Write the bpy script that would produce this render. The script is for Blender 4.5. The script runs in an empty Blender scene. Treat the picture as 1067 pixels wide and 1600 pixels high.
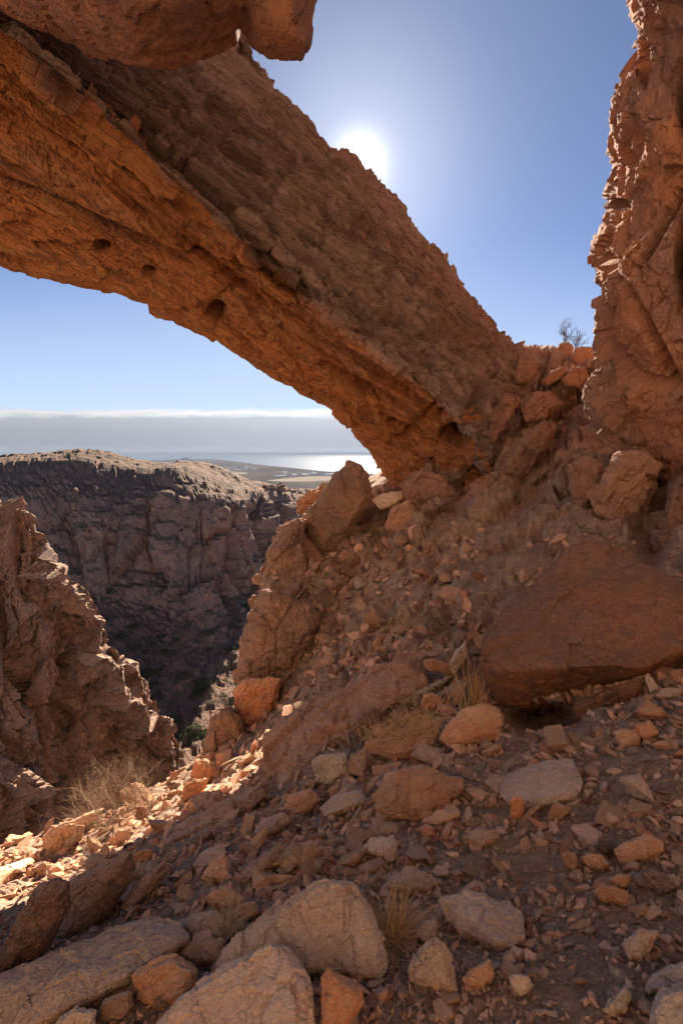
import bpy, bmesh, math, random, time
import numpy as np
from mathutils import Vector, Matrix
from mathutils.bvhtree import BVHTree
T0 = time.time()
C = bpy.context.scene
COL = C.collection
random.seed(7); RNG = np.random.default_rng(7)

# ---------------------------------------------------------------- camera
PITCH = math.radians(7.37)
FPX = 711.0
cam_d = bpy.data.cameras.new("camera"); cam = bpy.data.objects.new("camera", cam_d); COL.objects.link(cam)
cam_d.lens = 16.0; cam_d.sensor_width = 36.0; cam_d.sensor_fit = 'AUTO'
cam_d.clip_start = 0.05; cam_d.clip_end = 300000
cam.location = (0, 0, 0); cam.rotation_euler = (math.radians(90) - PITCH, 0, 0)
C.camera = cam
cP, sP = math.cos(PITCH), math.sin(PITCH)

def ray(px, py):
    cx = (px - 533.5) / FPX; cy = (800.0 - py) / FPX
    return np.array([cx, cP + cy * sP, -sP + cy * cP])
def P(px, py, Y):
    d = ray(px, py); return d * (Y / d[1])
def proj(V):
    V = np.asarray(V, dtype=np.float64)
    f = V[..., 1] * cP - V[..., 2] * sP; u = V[..., 1] * sP + V[..., 2] * cP
    f = np.where(np.abs(f) < 1e-3, 1e-3, f)
    px = 533.5 + FPX * V[..., 0] / f; py = 800 - FPX * u / f
    return px, py, f

# ---------------------------------------------------------------- sun, sky, exposure
sd = ray(562, 258); sd = sd / np.linalg.norm(sd)
SUN_EL = math.asin(sd[2]); SUN_AZ = math.atan2(sd[0], sd[1])
sun_d = bpy.data.lights.new("sun", 'SUN'); sun = bpy.data.objects.new("sun", sun_d); COL.objects.link(sun)
sun_d.energy = 3.7; sun_d.angle = math.radians(0.5); sun_d.color = (1.0, 0.87, 0.70)
sun.rotation_euler = Vector(sd).to_track_quat('Z', 'Y').to_euler(); sun.location = (0, 0, 40)

W = bpy.data.worlds.new("World"); C.world = W; W.use_nodes = True
nt = W.node_tree; nt.nodes.clear()
def N(nt, kind, **kw):
    n = nt.nodes.new(kind)
    for k, v in kw.items():
        if k == 'op': n.operation = v
        else: setattr(n, k, v)
    return n
def math_node(nt, op, a, b=None, clamp=False):
    n = nt.nodes.new('ShaderNodeMath'); n.operation = op; n.use_clamp = clamp
    for i, x in enumerate((a, b)):
        if x is None: continue
        if isinstance(x, (int, float)): n.inputs[i].default_value = x
        else: nt.links.new(x, n.inputs[i])
    return n.outputs[0]
def mixc(nt, fac, a, b, blend='MIX'):
    n = nt.nodes.new('ShaderNodeMix'); n.data_type = 'RGBA'; n.blend_type = blend
    for s, x in ((n.inputs[0], fac), (n.inputs[6], a), (n.inputs[7], b)):
        if isinstance(x, (int, float)): s.default_value = x
        elif isinstance(x, tuple): s.default_value = (x[0], x[1], x[2], 1)
        else: nt.links.new(x, s)
    return n.outputs[2]
def smooth(nt, x, lo, hi):
    n = nt.nodes.new('ShaderNodeMapRange'); n.interpolation_type = 'SMOOTHSTEP'
    nt.links.new(x, n.inputs[0]); n.inputs[1].default_value = lo; n.inputs[2].default_value = hi
    return n.outputs[0]
sky = N(nt, 'ShaderNodeTexSky', sky_type='NISHITA'); sky.sun_disc = False
sky.sun_elevation = SUN_EL; sky.sun_rotation = SUN_AZ; sky.altitude = 1200
sky.air_density = 0.33; sky.dust_density = 0.08; sky.ozone_density = 1.1
SKY_STR = 0.05
tc = N(nt, 'ShaderNodeTexCoord'); sep = N(nt, 'ShaderNodeSeparateXYZ'); nt.links.new(tc.outputs['Generated'], sep.inputs[0])
dx, dy, dz = sep.outputs
# bright hazy glow of the air round the sun
dot = N(nt, 'ShaderNodeVectorMath', op='DOT_PRODUCT'); nt.links.new(tc.outputs['Generated'], dot.inputs[0]); dot.inputs[1].default_value = tuple(sd)
dclamp = math_node(nt, 'MAXIMUM', dot.outputs['Value'], 0.0)
g1 = math_node(nt, 'MULTIPLY', math_node(nt, 'POWER', dclamp, 90.0), 1.3)
g2 = math_node(nt, 'MULTIPLY', math_node(nt, 'POWER', dclamp, 1500.0), 6.0)
g0 = math_node(nt, 'MULTIPLY', math_node(nt, 'POWER', dclamp, 14.0), 0.5)
glow = math_node(nt, 'ADD', math_node(nt, 'ADD', g1, g2), g0)
glc = N(nt, 'ShaderNodeVectorMath', op='SCALE'); glc.inputs[0].default_value = (1.0, 0.97, 0.93); nt.links.new(glow, glc.inputs['Scale'])
addg = N(nt, 'ShaderNodeVectorMath', op='ADD'); nt.links.new(sky.outputs[0], addg.inputs[0]); nt.links.new(glc.outputs[0], addg.inputs[1])
# the flat cloud bank lying on the sea horizon
yy = math_node(nt, 'MAXIMUM', dy, 0.08)
el = math_node(nt, 'DIVIDE', dz, yy); azr = math_node(nt, 'DIVIDE', dx, yy)
cmb = N(nt, 'ShaderNodeCombineXYZ'); nt.links.new(azr, cmb.inputs[0]); nt.links.new(math_node(nt, 'MULTIPLY', el, 7.0), cmb.inputs[1])
cn = N(nt, 'ShaderNodeTexNoise'); cn.inputs['Scale'].default_value = 9; cn.inputs['Detail'].default_value = 6; nt.links.new(cmb.outputs[0], cn.inputs['Vector'])
eln = math_node(nt, 'ADD', el, math_node(nt, 'MULTIPLY', math_node(nt, 'SUBTRACT', cn.outputs[0], 0.5), 0.026))
inbank = math_node(nt, 'SUBTRACT', 1.0, smooth(nt, eln, 0.084, 0.100))
fwd = smooth(nt, dy, 0.0, 0.25)
bankf = math_node(nt, 'MULTIPLY', inbank, fwd)
ramp = N(nt, 'ShaderNodeValToRGB'); cr = ramp.color_ramp
cr.elements[0].position = 0.0; cr.elements[0].color = (5.2, 5.6, 6.4, 1)
cr.elements[1].position = 1.0; cr.elements[1].color = (7.6, 7.5, 7.6, 1)
for pos, c in ((0.2, (4.4, 4.65, 5.4)), (0.5, (4.6, 4.8, 5.5)), (0.78, (5.3, 5.5, 6.1)), (0.9, (8.8, 8.9, 9.1))):
    e = cr.elements.new(pos); e.color = (*c, 1)
nt.links.new(math_node(nt, 'DIVIDE', eln, 0.095), ramp.inputs[0])
gw = math_node(nt, 'ADD', 0.38, math_node(nt, 'MULTIPLY', math_node(nt, 'POWER', dclamp, 9.0), 0.5))
bankc = N(nt, 'ShaderNodeVectorMath', op='SCALE'); nt.links.new(ramp.outputs[0], bankc.inputs[0]); nt.links.new(gw, bankc.inputs['Scale'])
hzf = math_node(nt, 'MULTIPLY', math_node(nt, 'MULTIPLY', math_node(nt, 'SUBTRACT', 1.0, smooth(nt, el, 0.05, 0.48)), 0.75), fwd)
skyh = mixc(nt, hzf, addg.outputs[0], (2.8, 3.25, 3.6))
skyc = mixc(nt, bankf, skyh, bankc.outputs[0])
bg = N(nt, 'ShaderNodeBackground'); bg.inputs[1].default_value = SKY_STR; nt.links.new(skyc, bg.inputs[0])
wo = N(nt, 'ShaderNodeOutputWorld'); nt.links.new(bg.outputs[0], wo.inputs[0])
C.view_settings.view_transform = 'Standard'; C.view_settings.look = 'None'
C.view_settings.gamma = 1.0; C.view_settings.use_curve_mapping = False
C.view_settings.exposure = 2.2
C.render.engine = 'CYCLES'
C.cycles.max_bounces = 5; C.cycles.diffuse_bounces = 3; C.cycles.volume_bounces = 0

# ---------------------------------------------------------------- noise in numpy
_perm = np.random.default_rng(3).permutation(256).astype(np.int32)
_perm = np.concatenate([_perm, _perm, _perm])
_g = np.random.default_rng(4).normal(size=(256, 3)); _g = (_g / np.linalg.norm(_g, axis=1)[:, None]).astype(np.float32)
_r = np.random.default_rng(5).random((256, 8)).astype(np.float32)
def _hash(i, j, k):
    return _perm[(_perm[(_perm[i & 255] + j) & 255] + k) & 255]
def noise(p, seed=0):
    p = p.astype(np.float32) + np.float32(seed * 17.31 + 1000)
    i = np.floor(p).astype(np.int32); f = p - i
    u = f * f * (3 - 2 * f)
    out = 0
    for a in (0, 1):
        wx = u[:, 0] if a else 1 - u[:, 0]
        for b in (0, 1):
            wy = u[:, 1] if b else 1 - u[:, 1]
            for c in (0, 1):
                wz = u[:, 2] if c else 1 - u[:, 2]
                g = _g[_hash(i[:, 0] + a, i[:, 1] + b, i[:, 2] + c)]
                out = out + wx * wy * wz * (g[:, 0] * (f[:, 0] - a) + g[:, 1] * (f[:, 1] - b) + g[:, 2] * (f[:, 2] - c))
    return out * 1.5
def fbm(p, octs=4, seed=0, gain=0.5):
    o = 0; a = 1.0
    for k in range(octs):
        o = o + a * noise(p * (2.03 ** k), seed + k); a *= gain
    return o
def ridged(p, octs=3, seed=0):
    o = 0; a = 1.0
    for k in range(octs):
        o = o + a * (0.5 - np.abs(noise(p * (2.1 ** k), seed + k)) * 1.6); a *= 0.5
    return o
def facets(p, seed=0, groove=0.25, tilt=0.9):
    """broken-rock relief: every cell of a jittered lattice is a tilted flat facet at its own height"""
    p = p.astype(np.float32) + np.float32(seed * 13.7 + 1000)
    i0 = np.floor(p - 0.5).astype(np.int32)
    n = len(p); F1 = np.full(n, 1e9, np.float32); F2 = np.full(n, 1e9, np.float32); H = np.zeros(n, np.float32)
    for a in (0, 1):
        for b in (0, 1):
            for c in (0, 1):
                h = _hash(i0[:, 0] + a, i0[:, 1] + b, i0[:, 2] + c); r = _r[h]
                q = p - (i0 + np.array([a, b, c], np.int32) + 0.5 + (r[:, :3] - 0.5) * 0.75)
                d = (q * q).sum(1)
                val = (r[:, 3] - 0.5) + tilt * ((q * (r[:, 4:7] - 0.5)).sum(1)) * 2
                m = d < F1
                F2 = np.where(m, F1, np.minimum(F2, d)); H = np.where(m, val, H); F1 = np.where(m, d, F1)
    e = np.sqrt(F2) - np.sqrt(F1)
    return H - groove * np.clip(1 - e / 0.12, 0, 1)
def rot_to(v, axis=2):
    """matrix whose rows are an orthonormal basis with row[axis] along v"""
    v = np.array(v, float); v /= np.linalg.norm(v)
    a = np.array([0, 0, 1.0]) if abs(v[2]) < 0.9 else np.array([1.0, 0, 0])
    x = np.cross(a, v); x /= np.linalg.norm(x); y = np.cross(v, x)
    rows = [x, y]; rows.insert(axis, v); return np.array(rows)

# ---------------------------------------------------------------- mesh helpers
def tag(o, label=None, cat=None, group=None, kind=None):
    if label: o['label'] = label
    if cat: o['category'] = cat
    if group: o['group'] = group
    if kind: o['kind'] = kind
    return o
def mesh_from(name, V, F, smooth_=False):
    V = np.asarray(V, np.float32); F = np.asarray(F, np.int32)
    me = bpy.data.meshes.new(name); k = F.shape[1]
    me.vertices.add(len(V)); me.vertices.foreach_set('co', V.ravel())
    me.loops.add(F.size); me.loops.foreach_set('vertex_index', F.ravel())
    me.polygons.add(len(F)); me.polygons.foreach_set('loop_start', np.arange(0, F.size, k, dtype=np.int32))
    try: me.polygons.foreach_set('loop_total', np.full(len(F), k, np.int32))
    except Exception: pass
    me.update(calc_edges=True)
    me.polygons.foreach_set('use_smooth', np.full(len(F), bool(smooth_)))
    me.validate()
    return me
def link(name, me, mat, loc=(0, 0, 0), parent=None):
    o = bpy.data.objects.new(name, me); COL.objects.link(o); o.location = loc
    if mat and not me.materials: me.materials.append(mat)
    if parent: o.parent = parent
    return o
def obj(name, V, F, mat, parent=None, smooth_=False, attrs=None, origin=None):
    V = np.asarray(V, float)
    if origin is None:
        origin = np.array([V[:, 0].mean(), V[:, 1].mean(), V[:, 2].min()]) if parent is None else np.zeros(3)
    me = mesh_from(name, V - origin, F, smooth_)
    if attrs:
        for k, v in attrs.items():
            a = me.attributes.new(k, 'FLOAT', 'POINT'); a.data.foreach_set('value', np.asarray(v, np.float32))
    return link(name, me, mat, tuple(origin), parent)
def empty(name, loc):
    o = bpy.data.objects.new(name, None); COL.objects.link(o); o.location = tuple(loc); o.empty_display_size = 0.2; return o

def _seg_counts(L, n):
    L = np.maximum(L, L.max() * 0.03); c = np.maximum(3, np.round(L / L.sum() * n)).astype(int); return c
def _cr(A, counts, closed=False):
    """catmull-rom along axis 0"""
    k = len(A); out = []
    segs = k if closed else k - 1
    g = (lambda i: A[i % k]) if closed else (lambda i: A[i] if 0 <= i < k else (2 * A[0] - A[1] if i < 0 else 2 * A[k - 1] - A[k - 2]))
    for s in range(segs):
        p0, p1, p2, p3 = g(s - 1), g(s), g(s + 1), g(s + 2)
        last = (s == segs - 1) and not closed
        for t in np.linspace(0, 1, counts[s] + (1 if last else 0), endpoint=last):
            m1 = (p2 - p0) * 0.42; m2 = (p3 - p1) * 0.42
            out.append((2 * t**3 - 3 * t**2 + 1) * p1 + (t**3 - 2 * t**2 + t) * m1 + (-2 * t**3 + 3 * t**2) * p2 + (t**3 - t**2) * m2)
    return np.array(out)
def sheet(ctrl, nr, nc, closed=False):
    A = np.array(ctrl, float)
    px, py, f = proj(A); ok = f > 0.2
    px = np.where(ok, np.clip(px, -80, 1150), 533); py = np.where(ok, np.clip(py, -80, 1680), 1680)
    S = np.stack([px, py], -1)
    d0 = np.linalg.norm(np.diff(S, axis=0), axis=-1); d0 = 0.4 * d0.mean(1) + 0.6 * d0.max(1)
    if closed: d1 = np.linalg.norm(np.roll(S, -1, 1) - S, axis=-1).mean(0)
    else: d1 = np.linalg.norm(np.diff(S, axis=1), axis=-1).mean(0)
    B = _cr(A, _seg_counts(d0, nr)); B = np.swapaxes(B, 0, 1)
    B = _cr(B, _seg_counts(d1, nc), closed); return np.swapaxes(B, 0, 1)
def grid_faces(R, Cn, closed=False):
    idx = np.arange(R * Cn).reshape(R, Cn)
    if closed: idx = np.concatenate([idx, idx[:, :1]], 1)
    return np.stack([idx[:-1, :-1], idx[:-1, 1:], idx[1:, 1:], idx[1:, :-1]], -1).reshape(-1, 4)
def grid_normals(G, closed=False, toward=None):
    du = np.gradient(G, axis=0)
    if closed: dv = (np.roll(G, -1, 1) - np.roll(G, 1, 1)) / 2
    else: dv = np.gradient(G, axis=1)
    n = np.cross(du, dv); n /= (np.linalg.norm(n, axis=-1, keepdims=True) + 1e-9)
    if closed: s = np.sign((n * (G - G.mean(1, keepdims=True))).sum(-1).mean())
    else:
        t = np.zeros(3) if toward is None else np.array(toward)
        v = t - G; v /= np.linalg.norm(v, axis=-1, keepdims=True) + 1e-9
        s = np.sign((n * v).sum(-1).mean())
    return n * (s if s != 0 else 1)
def dent(G, Nn, px0, py0, rx, ry, depth, ang=0.0, fall=2.0, maxf=1e9):
    px, py, f = proj(G); v = -G / (np.linalg.norm(G, axis=-1, keepdims=True) + 1e-9)
    ca, sa = math.cos(ang), math.sin(ang)
    a = ((px - px0) * ca + (py - py0) * sa) / rx; b = (-(px - px0) * sa + (py - py0) * ca) / ry
    w = np.exp(-(a * a + b * b) ** fall) * (((Nn * v).sum(-1)) > -0.1) * (f < maxf)
    return G - Nn * (w * depth)[..., None]

# ico sphere templates
_ico = {}
def ico(sub):
    if sub not in _ico:
        bm = bmesh.new(); bmesh.ops.create_icosphere(bm, subdivisions=sub, radius=1)
        V = np.array([v.co[:] for v in bm.verts]); F = np.array([[v.index for v in f.verts] for f in bm.faces]); bm.free()
        V /= np.linalg.norm(V, axis=1)[:, None]; _ico[sub] = (V, F)
    return _ico[sub]
def vnormals(V, F):
    n = np.cross(V[F[:, 1]] - V[F[:, 0]], V[F[:, 2]] - V[F[:, 0]])
    out = np.zeros_like(V)
    for k in range(3):
        for a in range(3): out[:, a] += np.bincount(F[:, k], n[:, a], len(V))
    return out / (np.linalg.norm(out, axis=1)[:, None] + 1e-12)
def hull_rock(pts, sub=5, rough=0.03, sharp=16, seed=0, fscale=0.45, strata=None):
    """solid boulder: rounded convex hull of the points, then broken into facets"""
    pts = np.array(pts, float); c = pts.mean(0)
    U, S, Vt = np.linalg.svd(pts - c, full_matrices=False); sc = S / math.sqrt(len(pts)); sc = np.maximum(sc, sc.max() * 0.12)
    Q = (pts - c) @ Vt.T / sc
    bm = bmesh.new(); [bm.verts.new(q) for q in Q]
    bmesh.ops.convex_hull(bm, input=bm.verts[:]); 
    bm.verts.ensure_lookup_table()
    cc = np.array([v.co[:] for v in bm.verts if v.link_faces]).mean(0)
    Ns, Ds = [], []
    for f in bm.faces:
        f.normal_update(); n = np.array(f.normal[:]); d = float(n @ (np.array(f.verts[0].co[:]) - cc))
        if d < 0: n, d = -n, -d
        if d > 1e-4 and np.linalg.norm(n) > .5: Ns.append(n); Ds.append(d)
    bm.free(); Ns = np.array(Ns); Ds = np.array(Ds)
    Vd, F = ico(sub)
    k = np.maximum(Vd @ Ns.T / Ds, 0); r = (k ** sharp).sum(1) ** (-1.0 / sharp)
    V = (cc + Vd * r[:, None]) * sc @ Vt + c
    size = float(np.sort(sc)[1]) * 3.0
    if np.linalg.det(Vt) < 0: F = F[:, ::-1]
    n = vnormals(V, F)
    q = V / (size * fscale)
    if strata is not None: q = q @ rot_to(strata).T * np.array([0.6, 0.6, 2.0])
    q = q + 0.25 * np.stack([noise(q * 0.9, seed + 50 + a) for a in range(3)], 1)
    d = facets(q, seed) + 0.5 * facets(q * 2.3, seed + 3) + 0.22 * fbm(q * 1.7, 5, seed + 9, 0.62)
    if sub >= 4: d = d + 0.26 * facets(q * 5.1, seed + 5)
    if sub >= 6: d = d + 0.14 * facets(q * 11.0, seed + 7) + 0.05 * facets(q * 23.0, seed + 8)
    V = V + n * (d * rough * size)[:, None]
    return V, F

# ---------------------------------------------------------------- materials
def principled(name):
    m = bpy.data.materials.new(name); m.use_nodes = True; t = m.node_tree
    b = t.nodes['Principled BSDF']; b.inputs['Roughness'].default_value = 0.92
    b.inputs['Specular IOR Level'].default_value = 0.18
    return m, t, b
def texn(t, vec, scale, detail=6, rough=0.6, dist=0.0):
    n = t.nodes.new('ShaderNodeTexNoise'); n.inputs['Scale'].default_value = scale; n.inputs['Detail'].default_value = detail
    n.inputs['Roughness'].default_value = rough; n.inputs['Distortion'].default_value = dist
    t.links.new(vec, n.inputs['Vector']); return n.outputs[0]
def rock_mat(name, a, b, c, s=1.0, bump=0.6, stretch=(1, 1, 1), rot=(0, 0, 0), top=None, topf=0.5, tint=False, grain=1.0, under=None, bscale=1.0, dark=0.38, gain=1.4):
    up_ = lambda k: tuple(min(0.66, x * gain) for x in k)
    a, b, c = up_(a), up_(b), up_(c); top = up_(top) if top else None; under = tuple(up_(u) for u in under) if under else None
    """a,b: large patches; c: smaller stains; top: tone of faces that look up, dust except on the ridge; s: size of patches in metres"""
    m, t, bs = principled(name); L = t.links
    tc = t.nodes.new('ShaderNodeTexCoord'); oi = t.nodes.new('ShaderNodeObjectInfo')
    off = t.nodes.new('ShaderNodeVectorMath'); off.operation = 'ADD'; L.new(tc.outputs['Object'], off.inputs[0])
    sc = t.nodes.new('ShaderNodeVectorMath'); sc.operation = 'SCALE'; sc.inputs[0].default_value = (37, 53, 71); L.new(oi.outputs['Random'], sc.inputs['Scale'])
    L.new(sc.outputs[0], off.inputs[1])
    mp = t.nodes.new('ShaderNodeMapping'); mp.vector_type = 'TEXTURE' ; L.new(off.outputs[0], mp.inputs[0])
    mp.inputs['Rotation'].default_value = rot; mp.inputs['Scale'].default_value = stretch
    v = mp.outputs[0]; iso = off.outputs[0]
    n1 = texn(t, v, 0.9 / s, 8, 0.62, 0.4); f1 = smooth(t, n1, 0.40, 0.60)
    col = mixc(t, f1, a, b)
    n2 = texn(t, v, 2.6 / s, 8, 0.68, 0.8); f2 = math_node(t, 'MULTIPLY', smooth(t, n2, 0.50, 0.66), 0.85)
    col = mixc(t, f2, col, c)
    n4 = texn(t, iso, 7.5 / s, 8, 0.7, 0.3)
    col = mixc(t, math_node(t, 'MULTIPLY', smooth(t, n4, 0.55, 0.72), 0.55), col, tuple(min(.72, x * 1.3 + 0.02) for x in a))
    col = mixc(t, math_node(t, 'MULTIPLY', math_node(t, 'SUBTRACT', 1.0, smooth(t, n4, 0.30, 0.44)), 0.6), col, tuple(x * dark for x in b))
    if under:
        g = t.nodes.new('ShaderNodeAttribute'); g.attribute_name = 'weathered'
        w = math_node(t, 'ADD', g.outputs['Fac'], math_node(t, 'MULTIPLY', math_node(t, 'SUBTRACT', n1, 0.5), 1.4), True)
        col2 = mixc(t, f2, under[0], under[1])
        n5 = texn(t, v, 5.0 / s, 8, 0.7, 0.5)
        col2 = mixc(t, math_node(t, 'MULTIPLY', smooth(t, n5, 0.52, 0.7), 0.6), col2, under[2])
        col = mixc(t, w, col, col2)
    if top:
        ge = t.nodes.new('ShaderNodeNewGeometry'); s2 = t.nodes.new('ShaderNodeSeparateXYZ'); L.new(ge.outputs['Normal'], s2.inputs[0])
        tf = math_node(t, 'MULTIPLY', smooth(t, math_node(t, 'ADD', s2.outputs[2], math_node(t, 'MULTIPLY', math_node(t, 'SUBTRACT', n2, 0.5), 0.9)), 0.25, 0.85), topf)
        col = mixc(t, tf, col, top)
    n3 = texn(t, iso, 38.0 / s * grain, 5, 0.75)
    val = math_node(t, 'ADD', 0.35, math_node(t, 'MULTIPLY', n3, 1.3))
    rnd = math_node(t, 'ADD', 0.80, math_node(t, 'MULTIPLY', oi.outputs['Random'], 0.4))
    if tint:
        g = t.nodes.new('ShaderNodeAttribute'); g.attribute_name = 'tint'
        rnd = math_node(t, 'ADD', 0.6, math_node(t, 'MULTIPLY', g.outputs['Fac'], 0.85))
        g2 = t.nodes.new('ShaderNodeAttribute'); g2.attribute_name = 'hue'
        col = mixc(t, math_node(t, 'MULTIPLY', smooth(t, g2.outputs['Fac'], 0.55, 1.0), 0.8), col, (0.36, 0.27, 0.19))
        col = mixc(t, math_node(t, 'MULTIPLY', smooth(t, math_node(t, 'SUBTRACT', 1.0, g2.outputs['Fac']), 0.7, 1.0), 0.8), col, (0.36, 0.13, 0.07))
    val = math_node(t, 'MULTIPLY', val, rnd)
    vs = t.nodes.new('ShaderNodeVectorMath'); vs.operation = 'SCALE'; L.new(col, vs.inputs[0]); L.new(val, vs.inputs['Scale'])
    L.new(vs.outputs[0], bs.inputs['Base Color'])
    # relief: grain + cracks
    nb = texn(t, v, 6.0 / s * bscale, 12, 0.72, 0.6)
    vo = t.nodes.new('ShaderNodeTexVoronoi'); vo.feature = 'DISTANCE_TO_EDGE'; vo.inputs['Scale'].default_value = 3.5 / s * bscale
    wv = t.nodes.new('ShaderNodeVectorMath'); wv.operation = 'ADD'; L.new(v, wv.inputs[0])
    wn = t.nodes.new('ShaderNodeTexNoise'); wn.inputs['Scale'].default_value = 3.0 / s * bscale; wn.inputs['Detail'].default_value = 5; L.new(v, wn.inputs['Vector'])
    ws = t.nodes.new('ShaderNodeVectorMath'); ws.operation = 'SCALE'; ws.inputs['Scale'].default_value = 0.5 * s; L.new(wn.outputs['Color'], ws.inputs[0]); L.new(ws.outputs[0], wv.inputs[1])
    L.new(wv.outputs[0], vo.inputs['Vector'])
    cr_ = math_node(t, 'MULTIPLY', smooth(t, vo.outputs['Distance'], 0.0, 0.06), 0.25)
    h = math_node(t, 'ADD', nb, cr_)
    bp = t.nodes.new('ShaderNodeBump'); bp.inputs['Strength'].default_value = bump; bp.inputs['Distance'].default_value = 0.18 * s / bscale
    L.new(h, bp.inputs['Height']); L.new(bp.outputs[0], bs.inputs['Normal'])
    return m
ORANGE = (0.52, 0.20, 0.07); RUST = (0.36, 0.125, 0.06); MAUVE = (0.30, 0.19, 0.155); TAN = (0.48, 0.31, 0.19); GREY = (0.27, 0.22, 0.19)
M = {}
M['arch'] = rock_mat('arch_rock', (0.40, 0.27, 0.21), (0.30, 0.205, 0.17), (0.20, 0.13, 0.105), s=1.2, gain=1.25, bump=1.0, dark=.4, stretch=(3.2, 0.8, 0.8), rot=(0, 0.40, 0.45),
                     under=((0.50, 0.20, 0.08), (0.27, 0.12, 0.07), (0.62, 0.34, 0.14)))
M['wall'] = rock_mat('wall_rock', (0.40, 0.175, 0.09), (0.27, 0.145, 0.105), (0.21, 0.115, 0.085), s=1.2, gain=1.15, bump=0.6, stretch=(1, 1, 1.6), top=TAN, topf=0.4)
M['lobe'] = rock_mat('overhang_rock', (0.40, 0.165, 0.085), (0.31, 0.14, 0.085), (0.24, 0.13, 0.10), s=.7, bump=0.8, gain=1.25)
M['slope'] = rock_mat('slope_ground', (0.36, 0.225, 0.155), (0.23, 0.135, 0.095), (0.31, 0.26, 0.20), s=0.7, bump=1.1, top=(0.34, 0.24, 0.175), topf=0.5, bscale=2.0,
                      under=((0.46, 0.225, 0.115), (0.38, 0.175, 0.085), (0.50, 0.30, 0.17)), gain=1.7)
M['boulder'] = rock_mat('varnished_boulder', (0.31, 0.125, 0.055), (0.22, 0.10, 0.06), (0.12, 0.085, 0.08), s=0.45, gain=1.15, bump=0.9, top=(0.36, 0.24, 0.18), topf=0.3)
M['slab'] = rock_mat('grey_slab', (0.42, 0.25, 0.175), (0.33, 0.185, 0.125), (0.25, 0.15, 0.11), gain=1.75, s=0.35, bump=0.5, stretch=(1.6, .7, 1), rot=(0, 0, 0.5), top=(0.44, 0.295, 0.21), topf=0.5)
M['redrock'] = rock_mat('red_rock', (0.41, 0.20, 0.115), (0.32, 0.145, 0.08), (0.25, 0.14, 0.095), gain=1.75, s=0.35, bump=0.55, top=(0.44, 0.28, 0.18), topf=0.4)
M['darkrock'] = rock_mat('dark_pitted_rock', (0.24, 0.125, 0.085), (0.18, 0.10, 0.075), (0.13, 0.085, 0.075), gain=1.75, s=0.3, bump=0.9, top=(0.32, 0.22, 0.17), topf=0.5)
M['tanrock'] = rock_mat('tan_rock', (0.40, 0.215, 0.125), (0.32, 0.165, 0.10), (0.24, 0.14, 0.105), gain=1.4, s=0.5, bump=0.6, top=(0.40, 0.27, 0.19), topf=0.4)
M['stone'] = rock_mat('loose_stone', (0.45, 0.235, 0.14), (0.36, 0.175, 0.10), (0.27, 0.155, 0.10), gain=1.6, s=0.2, bump=0.6, top=(0.46, 0.285, 0.17), topf=0.4)
M['scree'] = rock_mat('scree_stone', (0.44, 0.25, 0.165), (0.36, 0.18, 0.11), (0.27, 0.165, 0.12), gain=1.5, s=0.2, bump=0.5, top=(0.46, 0.27, 0.155), topf=0.4, tint=True)
M['ridge'] = rock_mat('ridge_rock', (0.31, 0.175, 0.12), (0.23, 0.14, 0.105), (0.38, 0.19, 0.12), s=9, gain=1.8, bump=0.9, stretch=(1, 1, 1.8), top=(0.105, 0.068, 0.047), topf=0.75, grain=.8)  # upward faces coloured darker to hold down the sunlit crest
M['crag'] = rock_mat('crag_rock', (0.27, 0.165, 0.125), (0.20, 0.135, 0.11), (0.32, 0.17, 0.105), s=2.4, bump=0.9, stretch=(1, 1, 2.0), rot=(0, 0.35, 0), top=(0.36, 0.25, 0.18), topf=0.7, gain=1.7)
def plain_mat(name, col, rough=0.9, var=0.25, scale=1.0):
    m, t, b = principled(name); b.inputs['Specular IOR Level'].default_value = 0.0; tc = t.nodes.new('ShaderNodeTexCoord'); oi = t.nodes.new('ShaderNodeObjectInfo')
    n = texn(t, tc.outputs['Object'], scale, 6, 0.6); b.inputs['Roughness'].default_value = rough
    v = math_node(t, 'MULTIPLY', math_node(t, 'ADD', 1 - var, math_node(t, 'MULTIPLY', n, 2 * var)), math_node(t, 'ADD', 0.85, math_node(t, 'MULTIPLY', oi.outputs['Random'], 0.3)))
    s = t.nodes.new('ShaderNodeVectorMath'); s.operation = 'SCALE'; s.inputs[0].default_value = col; t.links.new(v, s.inputs['Scale']); t.links.new(s.outputs[0], b.inputs['Base Color'])
    return m
M['twig'] = plain_mat('dry_twig', (0.34, 0.24, 0.17), scale=20); M['darktwig'] = plain_mat('dark_twig', (0.16, 0.115, 0.085), scale=20)
M['straw'] = plain_mat('dry_straw', (0.62, 0.38, 0.18), scale=15); M['palestraw'] = plain_mat('pale_straw', (0.66, 0.50, 0.33), scale=15)
M['greenscrub'] = plain_mat('dusty_green_leaf', (0.075, 0.085, 0.04), var=0.5, scale=1.0)
M['concrete'] = plain_mat('pale_concrete', (0.5, 0.5, 0.5), scale=0.05); M['white'] = plain_mat('white_render', (0.75, 0.74, 0.72), scale=0.05)
M['scratch'] = plain_mat('scratched_stone', (0.50, 0.255, 0.145), var=0.35, scale=60)

print('t mats', time.time() - T0)
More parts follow.
